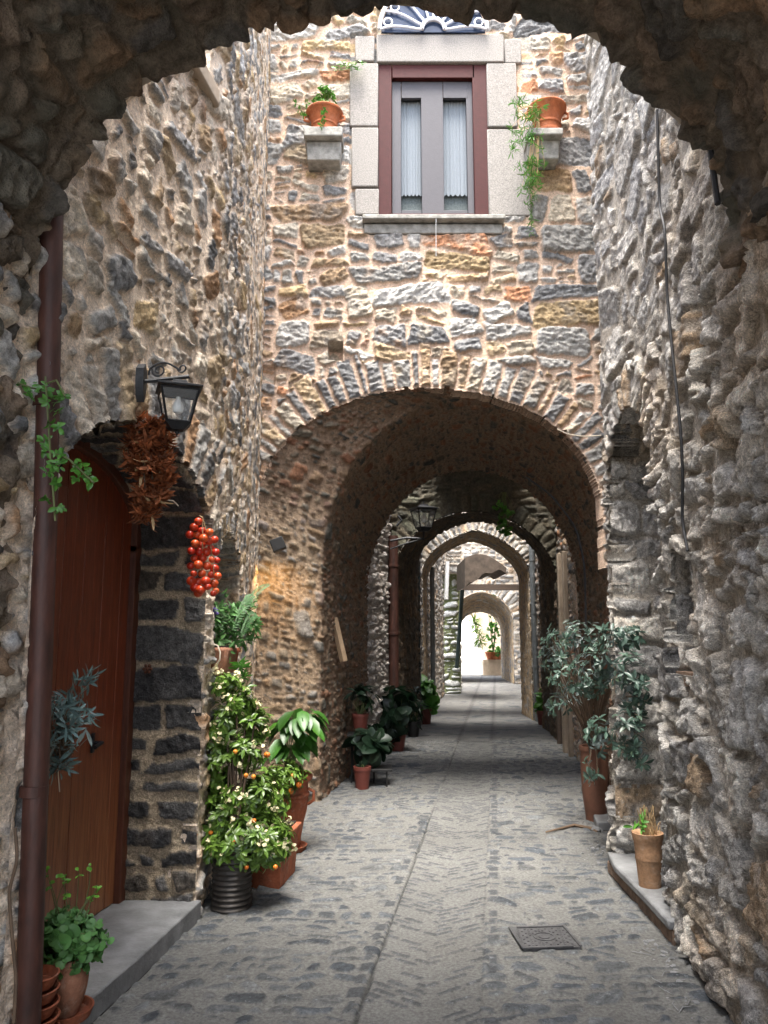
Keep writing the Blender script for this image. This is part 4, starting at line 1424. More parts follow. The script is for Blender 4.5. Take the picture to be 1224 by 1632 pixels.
# ------------------------------------------------------------------ lanterns
def lantern(label, top, wd, ht, bracket, m='iron', wall_n=(1, 0, 0), parent_pos=None, below=False):
    """top: centre of the roof's foot; wd roof width; ht glass height"""
    t = thing('wall_lantern', label, 'wall lamp', parent_pos if parent_pos is not None else top)
    top = np.array(top, float)
    r1, r0 = wd * .42, wd * .26
    g = Shape()
    ang = .35
    rot = lambda x, y: (x * math.cos(ang) - y * math.sin(ang), x * math.sin(ang) + y * math.cos(ang))
    cor = lambda r, z: [top + np.array([*rot(sx * r, sy * r), z]) for sx, sy in ((-1, -1), (1, -1), (1, 1), (-1, 1))]
    f = Shape()
    A, B = cor(r1, -.01), cor(r0, -ht)
    for k in range(4):
        f.tube([A[k], B[k]], wd * .028, 4)
        f.tube([A[k], A[(k + 1) % 4]], wd * .028, 4)
        f.tube([B[k], B[(k + 1) % 4]], wd * .035, 4)
    bt = cor(r0 * 1.05, -ht - wd * .02) + cor(r0 * .55, -ht - wd * .16)
    f.add(bt, [(0, 1, 2, 3), (7, 6, 5, 4)] + [(k, (k + 1) % 4, 4 + (k + 1) % 4, 4 + k) for k in range(4)])
    f.ball(top + [0, 0, -ht - wd * .20], wd * .055, 8); f.tube([top + [0, 0, -ht - wd * .16], top + [0, 0, -ht - wd * .30]], [wd * .03, wd * .012], 6)
    f.build('frame', M[m], t)
    rf = Shape()
    q = cor(wd * .5, 0) + cor(wd * .5, wd * .035) + cor(wd * .24, wd * .13) + cor(wd * .17, wd * .14) + cor(wd * .15, wd * .22)
    rf.add(q, [(3, 2, 1, 0)] + [(4 * j + k, 4 * j + (k + 1) % 4, 4 * j + 4 + (k + 1) % 4, 4 * j + 4 + k) for j in range(4) for k in range(4)] + [(16, 17, 18, 19)])
    rf.tube([top + [0, 0, wd * .2], top + [0, 0, wd * .36]], wd * .03, 6)
    rf.build('roof', M[m], t)
    for k in range(4):
        g = Shape(); a, b, c, d = A[k], A[(k + 1) % 4], B[(k + 1) % 4], B[k]
        g.add([a, b, c, d], [(0, 1, 2, 3)]); g.build('pane', M['glass'], t)
    bl = Shape(); c = top + [0, 0, -ht * .5]
    bl.lathe(c, [(.001, -wd * .17), (wd * .10, -wd * .13), (wd * .135, -wd * .03), (wd * .11, wd * .07), (wd * .055, wd * .16), (wd * .05, wd * .24), (.001, wd * .25)], 16)
    bl.build('bulb', M['bulb'], t)
    bracket(t, top, wd)
    return t


def scroll_bracket(t, top, wd):
    a = W(231, 608, 3.62); e = W(302, 600, 3.66)
    s = Shape()
    pa, pb = W(231, 580, 3.62), W(231, 641, 3.62)
    # back plate with pointed ends
    c = (pa + pb) / 2
    s.add([c + [0, -.028, pa[2] - c[2] - .03], c + [0, .0, pa[2] - c[2]], c + [0, .028, pa[2] - c[2] - .03], c + [0, .03, 0], c + [0, .020, pb[2] - c[2] + .03], c + [0, 0, pb[2] - c[2]], c + [0, -.020, pb[2] - c[2] + .03], c + [0, -.03, 0]] +
          [c + [-.035, -.034, pa[2] - c[2] - .03], c + [-.035, .0, pa[2] - c[2]], c + [-.035, .034, pa[2] - c[2] - .03], c + [-.035, .036, 0], c + [-.035, .024, pb[2] - c[2] + .03], c + [-.035, 0, pb[2] - c[2]], c + [-.035, -.024, pb[2] - c[2] + .03], c + [-.035, -.036, 0]],
          [tuple(range(8)), tuple(range(15, 7, -1))] + [(k, (k + 1) % 8, 8 + (k + 1) % 8, 8 + k) for k in range(8)])
    s.build('wall_plate', M['iron'], t)
    s = Shape(); s.tube([a, e], .010, 6)
    b0 = a + (e - a) * .05 + [0, 0, .025]; L = np.linalg.norm(e - a)
    x = (e - a) / L; z = np.array([0, 0, 1.0])
    pts = []
    for tt in np.linspace(0, 1, 26):     # spiral near the wall, rising
        th = -math.pi * .5 + tt * math.pi * 2.6; r = .012 + .020 * tt
        pts.append(a + x * (.062) + z * (.048) + (x * -math.cos(th) + z * math.sin(th)) * r)
    s.tube(pts, .0045, 5)
    pts = [a + x * .015 + z * .03]
    for tt in np.linspace(0, 1, 20):
        pts.append(a + x * (.02 + .145 * tt) + z * (.035 + .055 * math.sin(math.pi * (.15 + .85 * tt)) ** 1.0 * (1 - .25 * tt)))
    s.tube(pts, .005, 5)
    pts = []
    for tt in np.linspace(0, 1, 18):
        th = math.pi * 1.0 - tt * math.pi * 2.2; r = .022 * (1 - .55 * tt)
        pts.append(a + x * (.172) + z * (.045) + (x * math.cos(th) + z * -math.sin(th)) * r)
    s.tube(pts, .0045, 5)
    s.build('scroll_arm', M['iron'], t)


lantern('black iron lantern with a clear bulb on a scrolled bracket above the arched door', W(285, 622, 3.66), .205, .165, scroll_bracket, parent_pos=W(231, 610, 3.62))


def pipe_bracket(t, top, wd):
    s = Shape(); a = W(622, 862, 11.6); b = np.array([top[0], top[1], a[2] + .02])
    s.tube([a, (a + b) / 2 + [0, 0, .03], b, b + [0, 0, .12]], .018, 6)
    s.tube([a + [0, 0, -.12], (a + b) / 2 + [0, 0, -.05], b], .012, 6)
    s.tube([W(632, 838, 11.6) , W(640, 829, 11.6), W(634, 822, 11.6)], .02, 6)
    s.build('arm', M['iron'], t)
lantern('lantern standing on an arm from the brown pipe inside the second passage', W(675, 812, 11.5), .34, .27, pipe_bracket, parent_pos=W(622, 862, 11.6))

# small spot lamp with its warm light
def spot():
    c = W(443, 868, 7.45)
    t = thing('spot_lamp', 'small black box spotlight shining warm light on the left pier', 'spot lamp', c)
    s = Shape(); s.box(c, (.13, .12, .12), ax=[[.92, .1, .38], [-.1, 1, 0], [-.38, 0, .92]]); s.build('housing', M['black'], t, bevel=.008)
    s = Shape(); s.tube([c, c + [-.08, .12, .03]], .012, 6); s.build('arm', M['iron'], t)
    l = bpy.data.lights.new('spot_light', 'SPOT'); l.energy = 2.6; l.color = (1.0, .62, .25); l.spot_size = math.radians(150); l.spot_blend = .9; l.shadow_soft_size = .03
    o = bpy.data.objects.new('lamp_light', l); C.objects.link(o); o.parent = t; o.location = (.02, -.10, -.13)
    d = Vector((-.05, .42, -1.0)); o.rotation_euler = d.to_track_quat('-Z', 'Y').to_euler()
spot()


# ------------------------------------------------------------------ pipes and cables
def pipe(name, label, cat, pts, r, m, clamps=()):
    t = thing(name, label, cat, pts[0])
    s = Shape(); s.tube(pts, r, 14); s.build('tube', m, t)
    for z in clamps:
        k = Shape(); p = np.array(pts[0], float); q = np.array(pts[-1], float)
        f = (z - p[2]) / (q[2] - p[2]); c = p + (q - p) * f
        k.lathe(c, [(r, -.02), (r * 1.14, -.018), (r * 1.14, .018), (r, .02)], 14)
        k.build('clamp', m, t)
    return t
b0, b1 = W(58, 1000, 2.98), W(62, 400, 2.98)
bx_ = (b0[0] + b1[0]) / 2
pipe('downpipe', 'thick brown downpipe standing at the near left corner beside the door', 'downpipe', [(-1.235, 3.0, .12), (-1.29, 2.99, 2.0), (-1.37, 2.98, 3.9)], .044, M['pipe'], (1.0, 2.45))
p = W(628, 1000, 11.75)
pipe('downpipe', 'brown downpipe on the left pier of the second passage', 'downpipe', [(p[0], 11.85, 0), (p[0] - .01, 11.85, 3.05)], .075, M['pipe'], (.6, 1.6, 2.6))
p = W(664, 1000, 14.1)
pipe('downpipe', 'dark grey downpipe where the second passage ends on the left', 'downpipe', [(p[0] + .02, 14.2, 0.0), (p[0] + .02, 14.2, 3.4)], .05, M['darkpipe'], (1, 2))
p = W(690, 1000, 16.6)
pipe('downpipe', 'slim grey downpipe at the inner left edge of the pointed arch', 'downpipe', [(p[0] + .0, 16.72, 0.0), (p[0] + .0, 16.72, 3.0)], .05, M['steel'], (1, 2))
a, b = W(855, 1078, 15.1), W(846, 885, 15.1)
pipe('downpipe', 'light grey downpipe down the right side of the pointed arch', 'downpipe', [(a[0] + .02, 15.15, 0), (a[0], 15.15, 1.2), (b[0] + .03, 15.15, 3.4)], .055, M['steel'], (1, 2, 3))
a, b = W(728, 1065, 21.9), W(737, 940, 21.9)
pipe('downpipe', 'dark green leaning pipe beside the mossy pier', 'downpipe', [a, b], .055, M['darkpipe'])
a, b = W(711, 955, 21.8), W(713, 895, 21.8)
pipe('downpipe', 'short white downpipe high on the far left house', 'downpipe', [a, b], .06, M['white'])


def wire(label, pix, ydep, r=.007, m='cable', cat='cable', name='wall_cable'):
    pts = [W(x, y, Y) for (x, y), Y in zip(pix, ydep)]
    P = np.array(pts); t = np.linspace(0, len(P) - 1, len(P) * 6)
    Q = np.stack([np.interp(t, np.arange(len(P)), P[:, k]) for k in range(3)], -1)
    for _ in range(3): Q[1:-1] = (Q[:-2] + Q[1:-1] * 2 + Q[2:]) / 4
    s = Shape(); s.tube(Q, r, 6)
    o = s.build(name, M[m], None, base=tuple(Q[0])); props(o, label, cat)
    return o
def on_right(px, py, out=.075):
    """point a little in front of the right house wall seen at this pixel"""
    lo, hi = 2.0, 7.5
    for _ in range(40):
        mid = (lo + hi) / 2; p = W(px, py, mid)
        if p[0] > RX(np.array(mid), np.array(p[2])) - out: hi = mid
        else: lo = mid
    return lo
def on_left(px, py, out=.05):
    lo, hi = 2.9, 7.5
    for _ in range(40):
        mid = (lo + hi) / 2; p = W(px, py, mid)
        if p[0] < LX(mid) + out: hi = mid
        else: lo = mid
    return lo
pc = [(1047, 175), (1049, 240), (1051, 330), (1060, 365), (1063, 470), (1070, 545), (1078, 620), (1086, 700), (1088, 760), (1087, 830), (1096, 878)]
wire('black cable running down the rough right hand wall', pc, [on_right(x, y, .09) for x, y in pc], .0075)
pc = [(1131, 228), (1137, 275), (1144, 325)]
wire('short thick black cable hanging from the dark vault at upper right', pc, [on_right(x, y, .10) for x, y in pc], .012)
wire('thin pale wire across the right shoulder of the facade arch', [(888, 684), (905, 692), (930, 696), (958, 694)], [YF - .10] * 4, .006, 'string')
wire('thin black cable drooping along the vault of the first passage', [(838, 760), (880, 790), (918, 840), (932, 900), (934, 1010)], [8.6, 8.5, 8.4, 8.3, 8.3], .012)
wire('dry vine stem climbing the near left corner by the pipe', [(22, 1630), (26, 1560), (18, 1480), (14, 1420), (28, 1370), (24, 1320)], [2.86] * 6, .006, 'twig', 'vine', 'vine_stem')

# ------------------------------------------------------------------ hanging bunches
rng = np.random.default_rng(300)
def tomatoes():
    Y = 4.50; c = W(323, 825, Y)
    t = thing('tomato_bunch', 'hanging bunch of glossy red cherry tomatoes beside the small window', 'tomatoes', c)
    s = Shape(); s.tube([c + [-.03, .05, .02], c, W(323, 880, Y), W(320, 940, Y)], .003, 5); s.tube([c, W(338, 880, Y), W(342, 925, Y)], .003, 5)
    s.build('string', M['straw'], t)
    spots = [(316, 831), (309, 840), (322, 846), (334, 848), (314, 853), (303, 852), (325, 858), (342, 860), (333, 862), (311, 866), (321, 868), (336, 874), (305, 878), (318, 880), (329, 880), (344, 880),
             (310, 890), (323, 890), (338, 892), (346, 893), (304, 902), (316, 900), (330, 902), (342, 906), (309, 914), (322, 914), (337, 916), (347, 918), (305, 926), (316, 928), (328, 926), (341, 930), (311, 936), (320, 940), (344, 942), (316, 945), (331, 935), (340, 946)]
    proto = None
    for i, (x, y) in enumerate(spots):
        p = W(x, y, Y + (-.035 if i % 3 == 0 else .012 * (i % 4)))
        if proto is None:
            b = Shape(); b.ball(p, .0245, 14, (1, 1, .93)); proto = b.build('tomato', M['tomato'], t); p0 = p
        else:
            o = proto.copy(); C.objects.link(o); o.location = tuple(p - p0); k = .78 + .42 * rng.random()
            m_ = p0 - OFF[t.name]
            o.scale = (k, k, k); o.location = tuple((p - p0) + m_ * (1 - k))
tomatoes()

def dried():
    t = thing('dried_bunch', 'hanging bunch of rust brown dried leaves and husks below the lantern', 'dried plants', W(238, 668, 3.74))
    P, D = [], []
    for k in range(300):
        u = rng.random(); wd = 34 * (math.sin(math.pi * min(1, .22 + u * .9)) ** .6)
        x = 237 + (rng.random() * 2 - 1) * wd + (6 if u > .5 else 0); y = 672 + 158 * u
        if u > .82: x = 232 + 18 * (rng.random() * 2 - 1) * (1.3 - u)*2
        P.append(W(x, y, 3.72 + .12 * (rng.random() - .5))); D.append([rng.normal() * .6, rng.normal() * .5, -1.0 + .3 * rng.normal()])
    P, D = np.array(P), np.array(D)
    leaves('dry_leaves', *rosettes(P, D, 9, .042, .015, rng, .8), M['dry'], t, rng=rng, curl=.7, var=.6)
    q = rng.choice(len(P), 16)
    leaves('pale_husks', P[q] + [0, -.03, 0], D[q] * [1, 1, .7], rng.normal(size=(16, 3)) + [0, -1, 0], .085, .014, M['drypale'], t, rng=rng, curl=.8)
    s = Shape()
    for k in range(14):
        a = W(238 + 6 * rng.normal(), 668, 3.74); s.tube([a, (a + P[q[k % 16]]) / 2 + [0, -.02, 0], P[q[k % 16]]], .003, 4)
    s.build('stalks', M['twig'], t)
    w_ = Shape(); a = W(258, 796, 3.9); w_.tube([W(240, 796, 3.7), W(262, 797, 3.75), W(276, 798, 3.8), W(284, 806, 3.85)], .003, 5); w_.build('wire', M['string'], t)
dried()

def sprig():
    t = thing('olive_sprig', 'grey green olive sprig hanging on the brown door', 'olive sprig', W(100, 1120, 3.30))
    P, D = [], []
    for k in range(95):
        u = rng.random()
        x = 104 - 12 * u + rng.normal() * (22 * (1 - abs(u - .4))); y = 1108 + 120 * u
        P.append(W(np.clip(x, 66, 142), y, 3.30 + .06 * rng.normal())); D.append([rng.normal() + .3, -.5 + rng.normal() * .4, rng.normal() + .4 - u])
    for k in range(9): P.append(W(122 + 22 * rng.random(), 1072 + 22 * rng.random(), 3.35)); D.append([1, -.3, .5 * rng.normal()])
    P, D = np.array(P), np.array(D)
    leaves('foliage', *rosettes(P, D, 5, .058, .011, rng, .7), M['olive'], t, rng=rng, shade=(1.6, 1.7, 1.9), var=.5)
    stems('stems', W(100, 1215, 3.30), P, M['twig'], t, rng, .004, 0, 22)
    s = Shape(); s.tube([W(92, 1225, 3.3), W(95, 1262, 3.3)], .0025, 4); s.build('string', M['string'], t)
sprig()

def vine():
    t = thing('climbing_vine', 'bright green vine leaves sprouting along the near brown downpipe', 'vine', W(70, 620, 2.95))
    spots = [(38, 612), (50, 622), (66, 612), (78, 616), (90, 632), (100, 630), (75, 640), (85, 650), (82, 678), (95, 680), (78, 715), (88, 722), (95, 735), (80, 750), (120, 740), (132, 745), (140, 755), (148, 768), (90, 770), (76, 800), (92, 808), (72, 700), (84, 740), (100, 722), (128, 760)]
    tips = np.array([W(x, y, 2.88) for x, y in spots])
    leaves('foliage', *rosettes(tips, np.array([[.3, -.8, .1]] * len(tips)) + rng.normal(size=(len(tips), 3)) * .4, 9, .027, .014, rng, 1.0), M['leafbright'], t, rng=rng, shape=0)
    s = Shape()
    for a, b, c in (((88, 830), (80, 720), (72, 600)), ((72, 622), (50, 618), (28, 610)), ((80, 720), (110, 732), (150, 770)), ((72, 612), (90, 606), (104, 632))):
        s.tube([W(*a, 2.9), W(*b, 2.89), W(*c, 2.88)], .004, 5)
    s.build('stems', M['stem'], t)
vine()

def ivy():
    t = thing('ivy_tuft', 'bright green ivy tuft hanging from the second passage vault', 'ivy', W(805, 800, 11.9))
    tips = np.array([W(803 + 11 * rng.normal() * (1 - .5 * u), 800 + 55 * u, 11.85) for u in rng.random(26)])
    leaves('foliage', *rosettes(tips, np.array([[0, -.6, -.5]] * len(tips)) + rng.normal(size=(len(tips), 3)) * .6, 6, .05, .032, rng, 1.0), M['leafbright'], t, rng=rng, shape=1)
    stems('stems', W(803, 785, 12.0), tips, M['stem'], t, rng, .006)
ivy()

# ------------------------------------------------------------------ pots on the left
def saucer(c, r, name='saucer', m='terra', parent=None, h=.035):
    s = Shape(); s.lathe(c, [(.001, 0), (r * .88, 0), (r, h), (r * .94, h), (r * .84, .012), (.001, .012)], 30)
    return s.build(name, M[m], parent)


def geranium():
    c = G(103, 1570, .105); c[1] += .05
    c = np.array([W(103, 1560, 3.32)[0], 3.32, .105])
    t = thing('potted_plant', 'weathered terracotta pot of scalloped green geranium leaves on the doorstep', 'potted plant', c)
    saucer(c, .115, parent=t)
    s = Shape(); s.lathe(c + [0, 0, .015], pot_profile(.058, .088, .21, .03, .008, .012), 32); s.build('pot', M['terra2'], t)
    soil_part(c, .075, .20, t)
    top = c + [0, 0, .25]
    tips, dirs = bush_points(top + [0, -.01, .03], (.165, .13, .115), 190, rng, .4)
    P, D, Nn, L, Wd = rosettes(tips, dirs, 5, .026, .024, rng, 1.0)
    leaves('foliage', P, D, np.array([[0, -.4, 1.0]] * len(P)) + rng.normal(size=(len(P), 3)) * .4, L, Wd * .95, M['geran'], t, rng=rng, shape=1)
    tt = [W(x, y, 3.28) for x, y in ((143, 1378), (155, 1410), (75, 1388), (100, 1394), (106, 1402), (125, 1388), (145, 1428), (80, 1405), (108, 1420), (150, 1425))]
    leaves('young_leaves', *rosettes(np.array(tt), np.array([[0, -.3, .6]] * len(tt)), 4, .022, .014, rng, 1.0), M['leafbright'], t, rng=rng, shade=(1.5, 1.3, 1))
    stems('stems', top, np.concatenate([np.array(tt), tips[:30]]), M['stem'], t, rng, .0035)
    # low leaf hanging over the pot
    leaves('low_leaves', *rosettes(np.array([W(96, 1500, 3.2), W(108, 1502, 3.2)]), np.array([[0, -1, 0]] * 2), 4, .04, .035, rng, 1.0), M['geran'], t, rng=rng, shape=1)
geranium()
proto = None
for k in range(5):
    c = np.array([W(57, 1500, 3.12)[0], 3.12, .105 + .047 * k])
    s = Shape(); r = .10 - .003 * k
    s.lathe(c, [(.001, 0), (r * .80, 0), (r, .036), (r * 1.03, .042), (r * .95, .044), (r * .8, .012), (.001, .012)], 30)
    o = s.build('saucer', M['terra'], None, base=tuple(c))
    props(o, ['lowest', 'second from the bottom', 'middle', 'second from the top', 'topmost'][k] + ' terracotta saucer of the stack beside the geranium pot', 'saucer', 'terracotta saucers stacked on the doorstep')


def kumquat_fruit(parent, spots, r=.014):
    p0 = None
    for i, p in enumerate(spots):
        p = np.array(p)
        if p0 is None:
            b = Shape(); b.ball(p, r, 12); pr = b.build('orange_fruit', M['kumquat'], parent); p0 = p
        else:
            o = pr.copy(); C.objects.link(o); o.location = tuple(p - p0)


def big_shrub():
    c = G(369, 1462); c = np.array([W(369, 1430, 4.88)[0], 4.88, 0.0])
    t = thing('potted_shrub', 'tall bushy green shrub with cream flowers and small oranges in a ribbed dark tin', 'potted shrub', c)
    r = .113; h = .33
    pr = [(.001, 0), (r * .98, 0)]
    for k in range(90):
        z = .01 + k * (h - .02) / 89
        pr.append((r + .0045 * math.sin(k * 2 * math.pi / 8.2), z))
    pr += [(r * 1.03, h), (r * .97, h), (r * .95, h - .03), (.001, h - .03)]
    s = Shape(); s.lathe(c, pr, 40); s.build('tin', M['tin'], t)
    soil_part(c, r * .93, h - .04, t)
    Y = 4.92
    lobes = [((392, 1335), (76, 50), .24, 190), ((350, 1290), (32, 50), .18, 60), ((430, 1345), (36, 32), .17, 60), ((335, 1340), (26, 30), .15, 34), ((400, 1265), (52, 32), .17, 56), ((350, 1225), (26, 40), .13, 40),
             ((395, 1195), (34, 34), .13, 34), ((358, 1150), (28, 36), .12, 42), ((385, 1120), (26, 26), .10, 34), ((360, 1090), (24, 18), .10, 22), ((410, 1155), (20, 26), .10, 18), ((345, 1185), (18, 30), .1, 16)]
    tips, dirs, fl = [], [], []
    for (px, rad, dz, n) in lobes:
        cc = W(px[0], px[1], Y + .03); e = W(px[0] + rad[0], px[1] - rad[1], Y)
        rr = (abs(e[0] - cc[0]), dz, abs(e[2] - cc[2]))
        a, b = bush_points(cc, rr, n, rng, .3); tips.append(a); dirs.append(b)
    tips, dirs = np.concatenate(tips), np.concatenate(dirs)
    wall = np.array([LX(p[1]) + .04 for p in tips]); m = tips[:, 0] > wall
    tips[:, 0] = np.maximum(tips[:, 0], wall)
    leaves('foliage', *rosettes(tips, dirs, 15, .050, .018, rng, .95), M['leafy'], t, rng=rng, curl=.35, var=.5)
    f = [p + d * .02 + [0, -.02, .02] for p, d in zip(tips, dirs) if rng.random() < .22]
    flowers('flowers', f, M['petal'], t, rng, .008)
    stems('stems', c + [0, 0, h - .04], tips, M['twig'], t, rng, .010, 0, 46)
    kumquat_fruit(t, [W(x, y, 4.70 + .06 * (i % 3)) for i, (x, y) in enumerate([(311, 1330), (372, 1342), (336, 1327), (439, 1382), (393, 1382), (375, 1198), (404, 1238), (392, 1236), (405, 1308), (427, 1203)])])
big_shrub()


def planter():
    # rectangular planter behind the tin
    Y = 5.25; a, b = W(398, 1420, Y), W(462, 1420, Y)
    c = np.array([(a[0] + b[0]) / 2 - .02, 5.42, 0])
    t = thing('planter', 'rectangular terracotta trough between the ribbed tin and the big urn', 'planter', c)
    s = Shape(); s.box(c + [0, 0, .15], (.26, .46, .30), rz=-.14, taper=.86)
    s.build('trough', M['terra'], t, bevel=.012)
    s = Shape(); s.box(c + [0, 0, .298], (.285, .49, .03), rz=-.14); s.build('rim', M['terra'], t, bevel=.008)
    s = Shape(); s.box(c + [0, 0, .318], (.22, .42, .015), rz=-.14); s.build('soil', M['soil'], t)
    tips, dirs = bush_points(c + [-.03, 0, .52], (.15, .2, .20), 60, rng, .3)
    leaves('foliage', *rosettes(tips, dirs, 9, .06, .02, rng, .95), M['leafy'], t, rng=rng)
    stems('stems', c + [0, 0, .3], tips, M['twig'], t, rng, .006, 0, 20)
planter()


def urn():
    Y = 6.15; c = np.array([W(457, 1300, Y)[0], Y, 0])
    t = thing('potted_plant', 'large ringed terracotta urn holding a broad leaved plant with orange fruits', 'potted plant', c)
    saucer(c, .155, parent=t, h=.04)
    c1 = c + [0, 0, .02]
    s = Shape(); R = .175; h = .52
    s.lathe(c1, [(.001, 0), (R * .56, 0), (R * .60, .02), (R * .62, .08), (R * .72, .18), (R * .84, .26), (R * .90, .33), (R * .90, .36), (R * .95, .37), (R * .95, .385), (R * .90, .395), (R * .88, .45), (R * .92, .47), (R * 1.06, .485), (R * 1.08, .505), (R * 1.04, h), (R * .90, h), (R * .86, .47), (.001, .46)], 44)
    s.build('urn', M['terra'], t)
    e = Shape(); e.tube([c1 + [R * .9, -.02, .42], c1 + [R * 1.14, -.03, .40], c1 + [R * 1.14, -.03, .34], c1 + [R * .9, -.02, .31]], .012, 7); e.build('handle', M['terra'], t)
    soil_part(c1, R * .86, .455, t)
    P, D, Nn, L = [], [], [], []
    for k in range(46):
        a = rng.random() * 6.28; u = rng.random()
        tip = c1 + np.array([.07 * math.cos(a) + .02, .06 * math.sin(a), .72 + .30 * u])
        if u > .6: tip += [.12 * (u - .2), -.02, -.02]
        P.append(tip); D.append([math.cos(a) + .25, math.sin(a) - .2, -.35]); Nn.append([0, -.2, 1]); L.append(.13 + .07 * rng.random())
    leaves('foliage', P, D, Nn, np.array(L), np.array(L) * .5, M['leafbright'], t, rng=rng, curl=.45, shade=(.5, .55, .5))
    stems('stems', c1 + [0, 0, .45], P, M['stem'], t, rng, .006, 0, 26)
    tips, dirs = bush_points(W(455, 1235, 6.0), (.15, .1, .10), 36, rng, .3)
    leaves('low_foliage', *rosettes(tips, dirs, 8, .07, .02, rng, .9), M['leafy'], t, rng=rng)
    kumquat_fruit(t, [W(x, y, 5.95) for x, y in ((452, 1254), (463, 1261), (445, 1262), (476, 1251), (466, 1237), (425, 1203))], .022)
urn()


def window_box():
    Y0 = 5.0
    a = W(328, 1074, 4.86); b = W(382, 1074, 4.86)
    c = np.array([LX(5.15) - .02, 5.16, 1.315])
    t = thing('window_box', 'terracotta window box of herbs, fern and purple flowers on the small window sill', 'window box', c)
    s = Shape(); s.box(c + [.02, 0, .085], (.22, .34, .17), taper=.85); s.build('box', M['terra2'], t, bevel=.02)
    s = Shape(); s.box(c + [.02, 0, .175], (.19, .30, .012)); s.build('soil', M['soil'], t)
    # white hoop on its side
    s = Shape(); q = c + [.05, -.185, .07]
    s.tube([W(339, 1026, 4.95), W(347, 1029, 4.93), W(351, 1040, 4.92), W(350, 1052, 4.92), W(346, 1058, 4.93)], .005, 6); s.build('hoop', M['string'], t)
    s = Shape(); c2 = c + [.03, .28, 0]; s.lathe(c2, pot_profile(.065, .085, .16), 24); s.build('round_pot', M['terra'], t)
    tips = np.array([W(332 + 74 * u + 4 * rng.normal(), 990 + 24 * rng.normal() * .8 + 6 * u, 5.0 + .3 * u) for u in rng.random(70)])
    dirs = np.array([[.4, -.6, .4]] * 70) + rng.normal(size=(70, 3)) * .5
    leaves('foliage', *rosettes(tips, dirs, 8, .06, .017, rng, .9), M['geran'], t, rng=rng)
    stems('stems', c + [.02, .05, .17], tips, M['stem'], t, rng, .004, 0, 30)
    tips2 = np.array([W(378 + 14 * rng.random(), 1048 + 60 * u, 5.1) for u in rng.random(10)])
    leaves('trailing_leaves', *rosettes(tips2, np.array([[.3, -.6, -.6]] * 10), 6, .06, .014, rng, .9), M['leafbright'], t, rng=rng)
    fl = [W(342 + 8 * rng.normal(), 975 + 3 * rng.normal(), 4.95) for k in range(5)]
    leaves('purple_flowers', *rosettes(np.array(fl), np.array([[0, -.5, 1]] * 5), 8, .02, .012, rng, 1), purple, t, rng=rng, shape=1)
    # fern frond
    P, D, L = [], [], []
    for (A, B) in (((372, 1000), (430, 932)), ((385, 1010), (412, 985)), ((372, 1004), (405, 950))):
        a, b = W(*A, 5.1), W(*B, 5.2); n = 26
        for k in range(n):
            u = k / n; p = a + (b - a) * u + [0, 0, .06 * math.sin(math.pi * u)]
            for sg in (-1, 1):
                P.append(p); D.append((b - a) * .5 + sg * np.array([.10, -.05, -.12])); L.append(.036 * math.sin(math.pi * (.15 + .8 * u)) + .006)
    leaves('fern_fronds', P, D, np.array([[0, -.8, .6]] * len(P)), np.array(L), .006, M['fern'], t, rng=rng, curl=.1)
purple = leaf_mat('purple_petal', (.12, .08, .30))
window_box()

# ------------------------------------------------------------------ right side plants
def silver_bush():
    c = np.array([1.78, 6.95, 0.07])
    c = np.array([W(954, 1290, 7.1)[0] - .02, 7.1, .0])
    t = thing('potted_shrub', 'sprawling silvery green shrub in a tall brown pot by the right wall', 'potted shrub', c)
    s = Shape(); s.lathe(c, pot_profile(.085, .115, .62, .04, .010, .015), 30); s.build('pot', plain('dark_brown_clay', (.13, .055, .032), .7, var=.3, scale=8), t)
    lobes = [((915, 1015), (50, 30), .3, 42, 6.9), ((885, 1045), (26, 40), .25, 30, 7.0), ((960, 1060), (50, 42), .2, 52, 5.7), ((925, 1085), (50, 36), .25, 44, 6.2), ((1006, 1085), (30, 58), .12, 46, 5.3),
             ((990, 1015), (40, 24), .12, 30, 5.4), ((1000, 1165), (34, 44), .1, 36, 5.25), ((955, 1170), (22, 36), .15, 20, 5.7), ((940, 1235), (12, 26), .08, 9, 6.2), ((1018, 1200), (16, 30), .08, 14, 5.2), ((890, 1120), (24, 22), .15, 16, 7.0)]
    tips, dirs = [], []
    for (px, rad, dz, n, Y) in lobes:
        cc = W(*px, Y); e = W(px[0] + rad[0], px[1] - rad[1], Y)
        a, b = bush_points(cc, (abs(e[0] - cc[0]), dz, abs(e[2] - cc[2])), n, rng, .2); tips.append(a); dirs.append(b)
    tips, dirs = np.concatenate(tips), np.concatenate(dirs)
    leaves('foliage', *rosettes(tips, dirs + [-.3, -.3, 0], 6, .056, .020, rng, .95), M['silver'], t, rng=rng, var=.5, shade=(.85, .95, .85))
    stems('stems', c + [0, 0, .6], tips, M['twig'], t, rng, .008, 0, 70)
silver_bush()

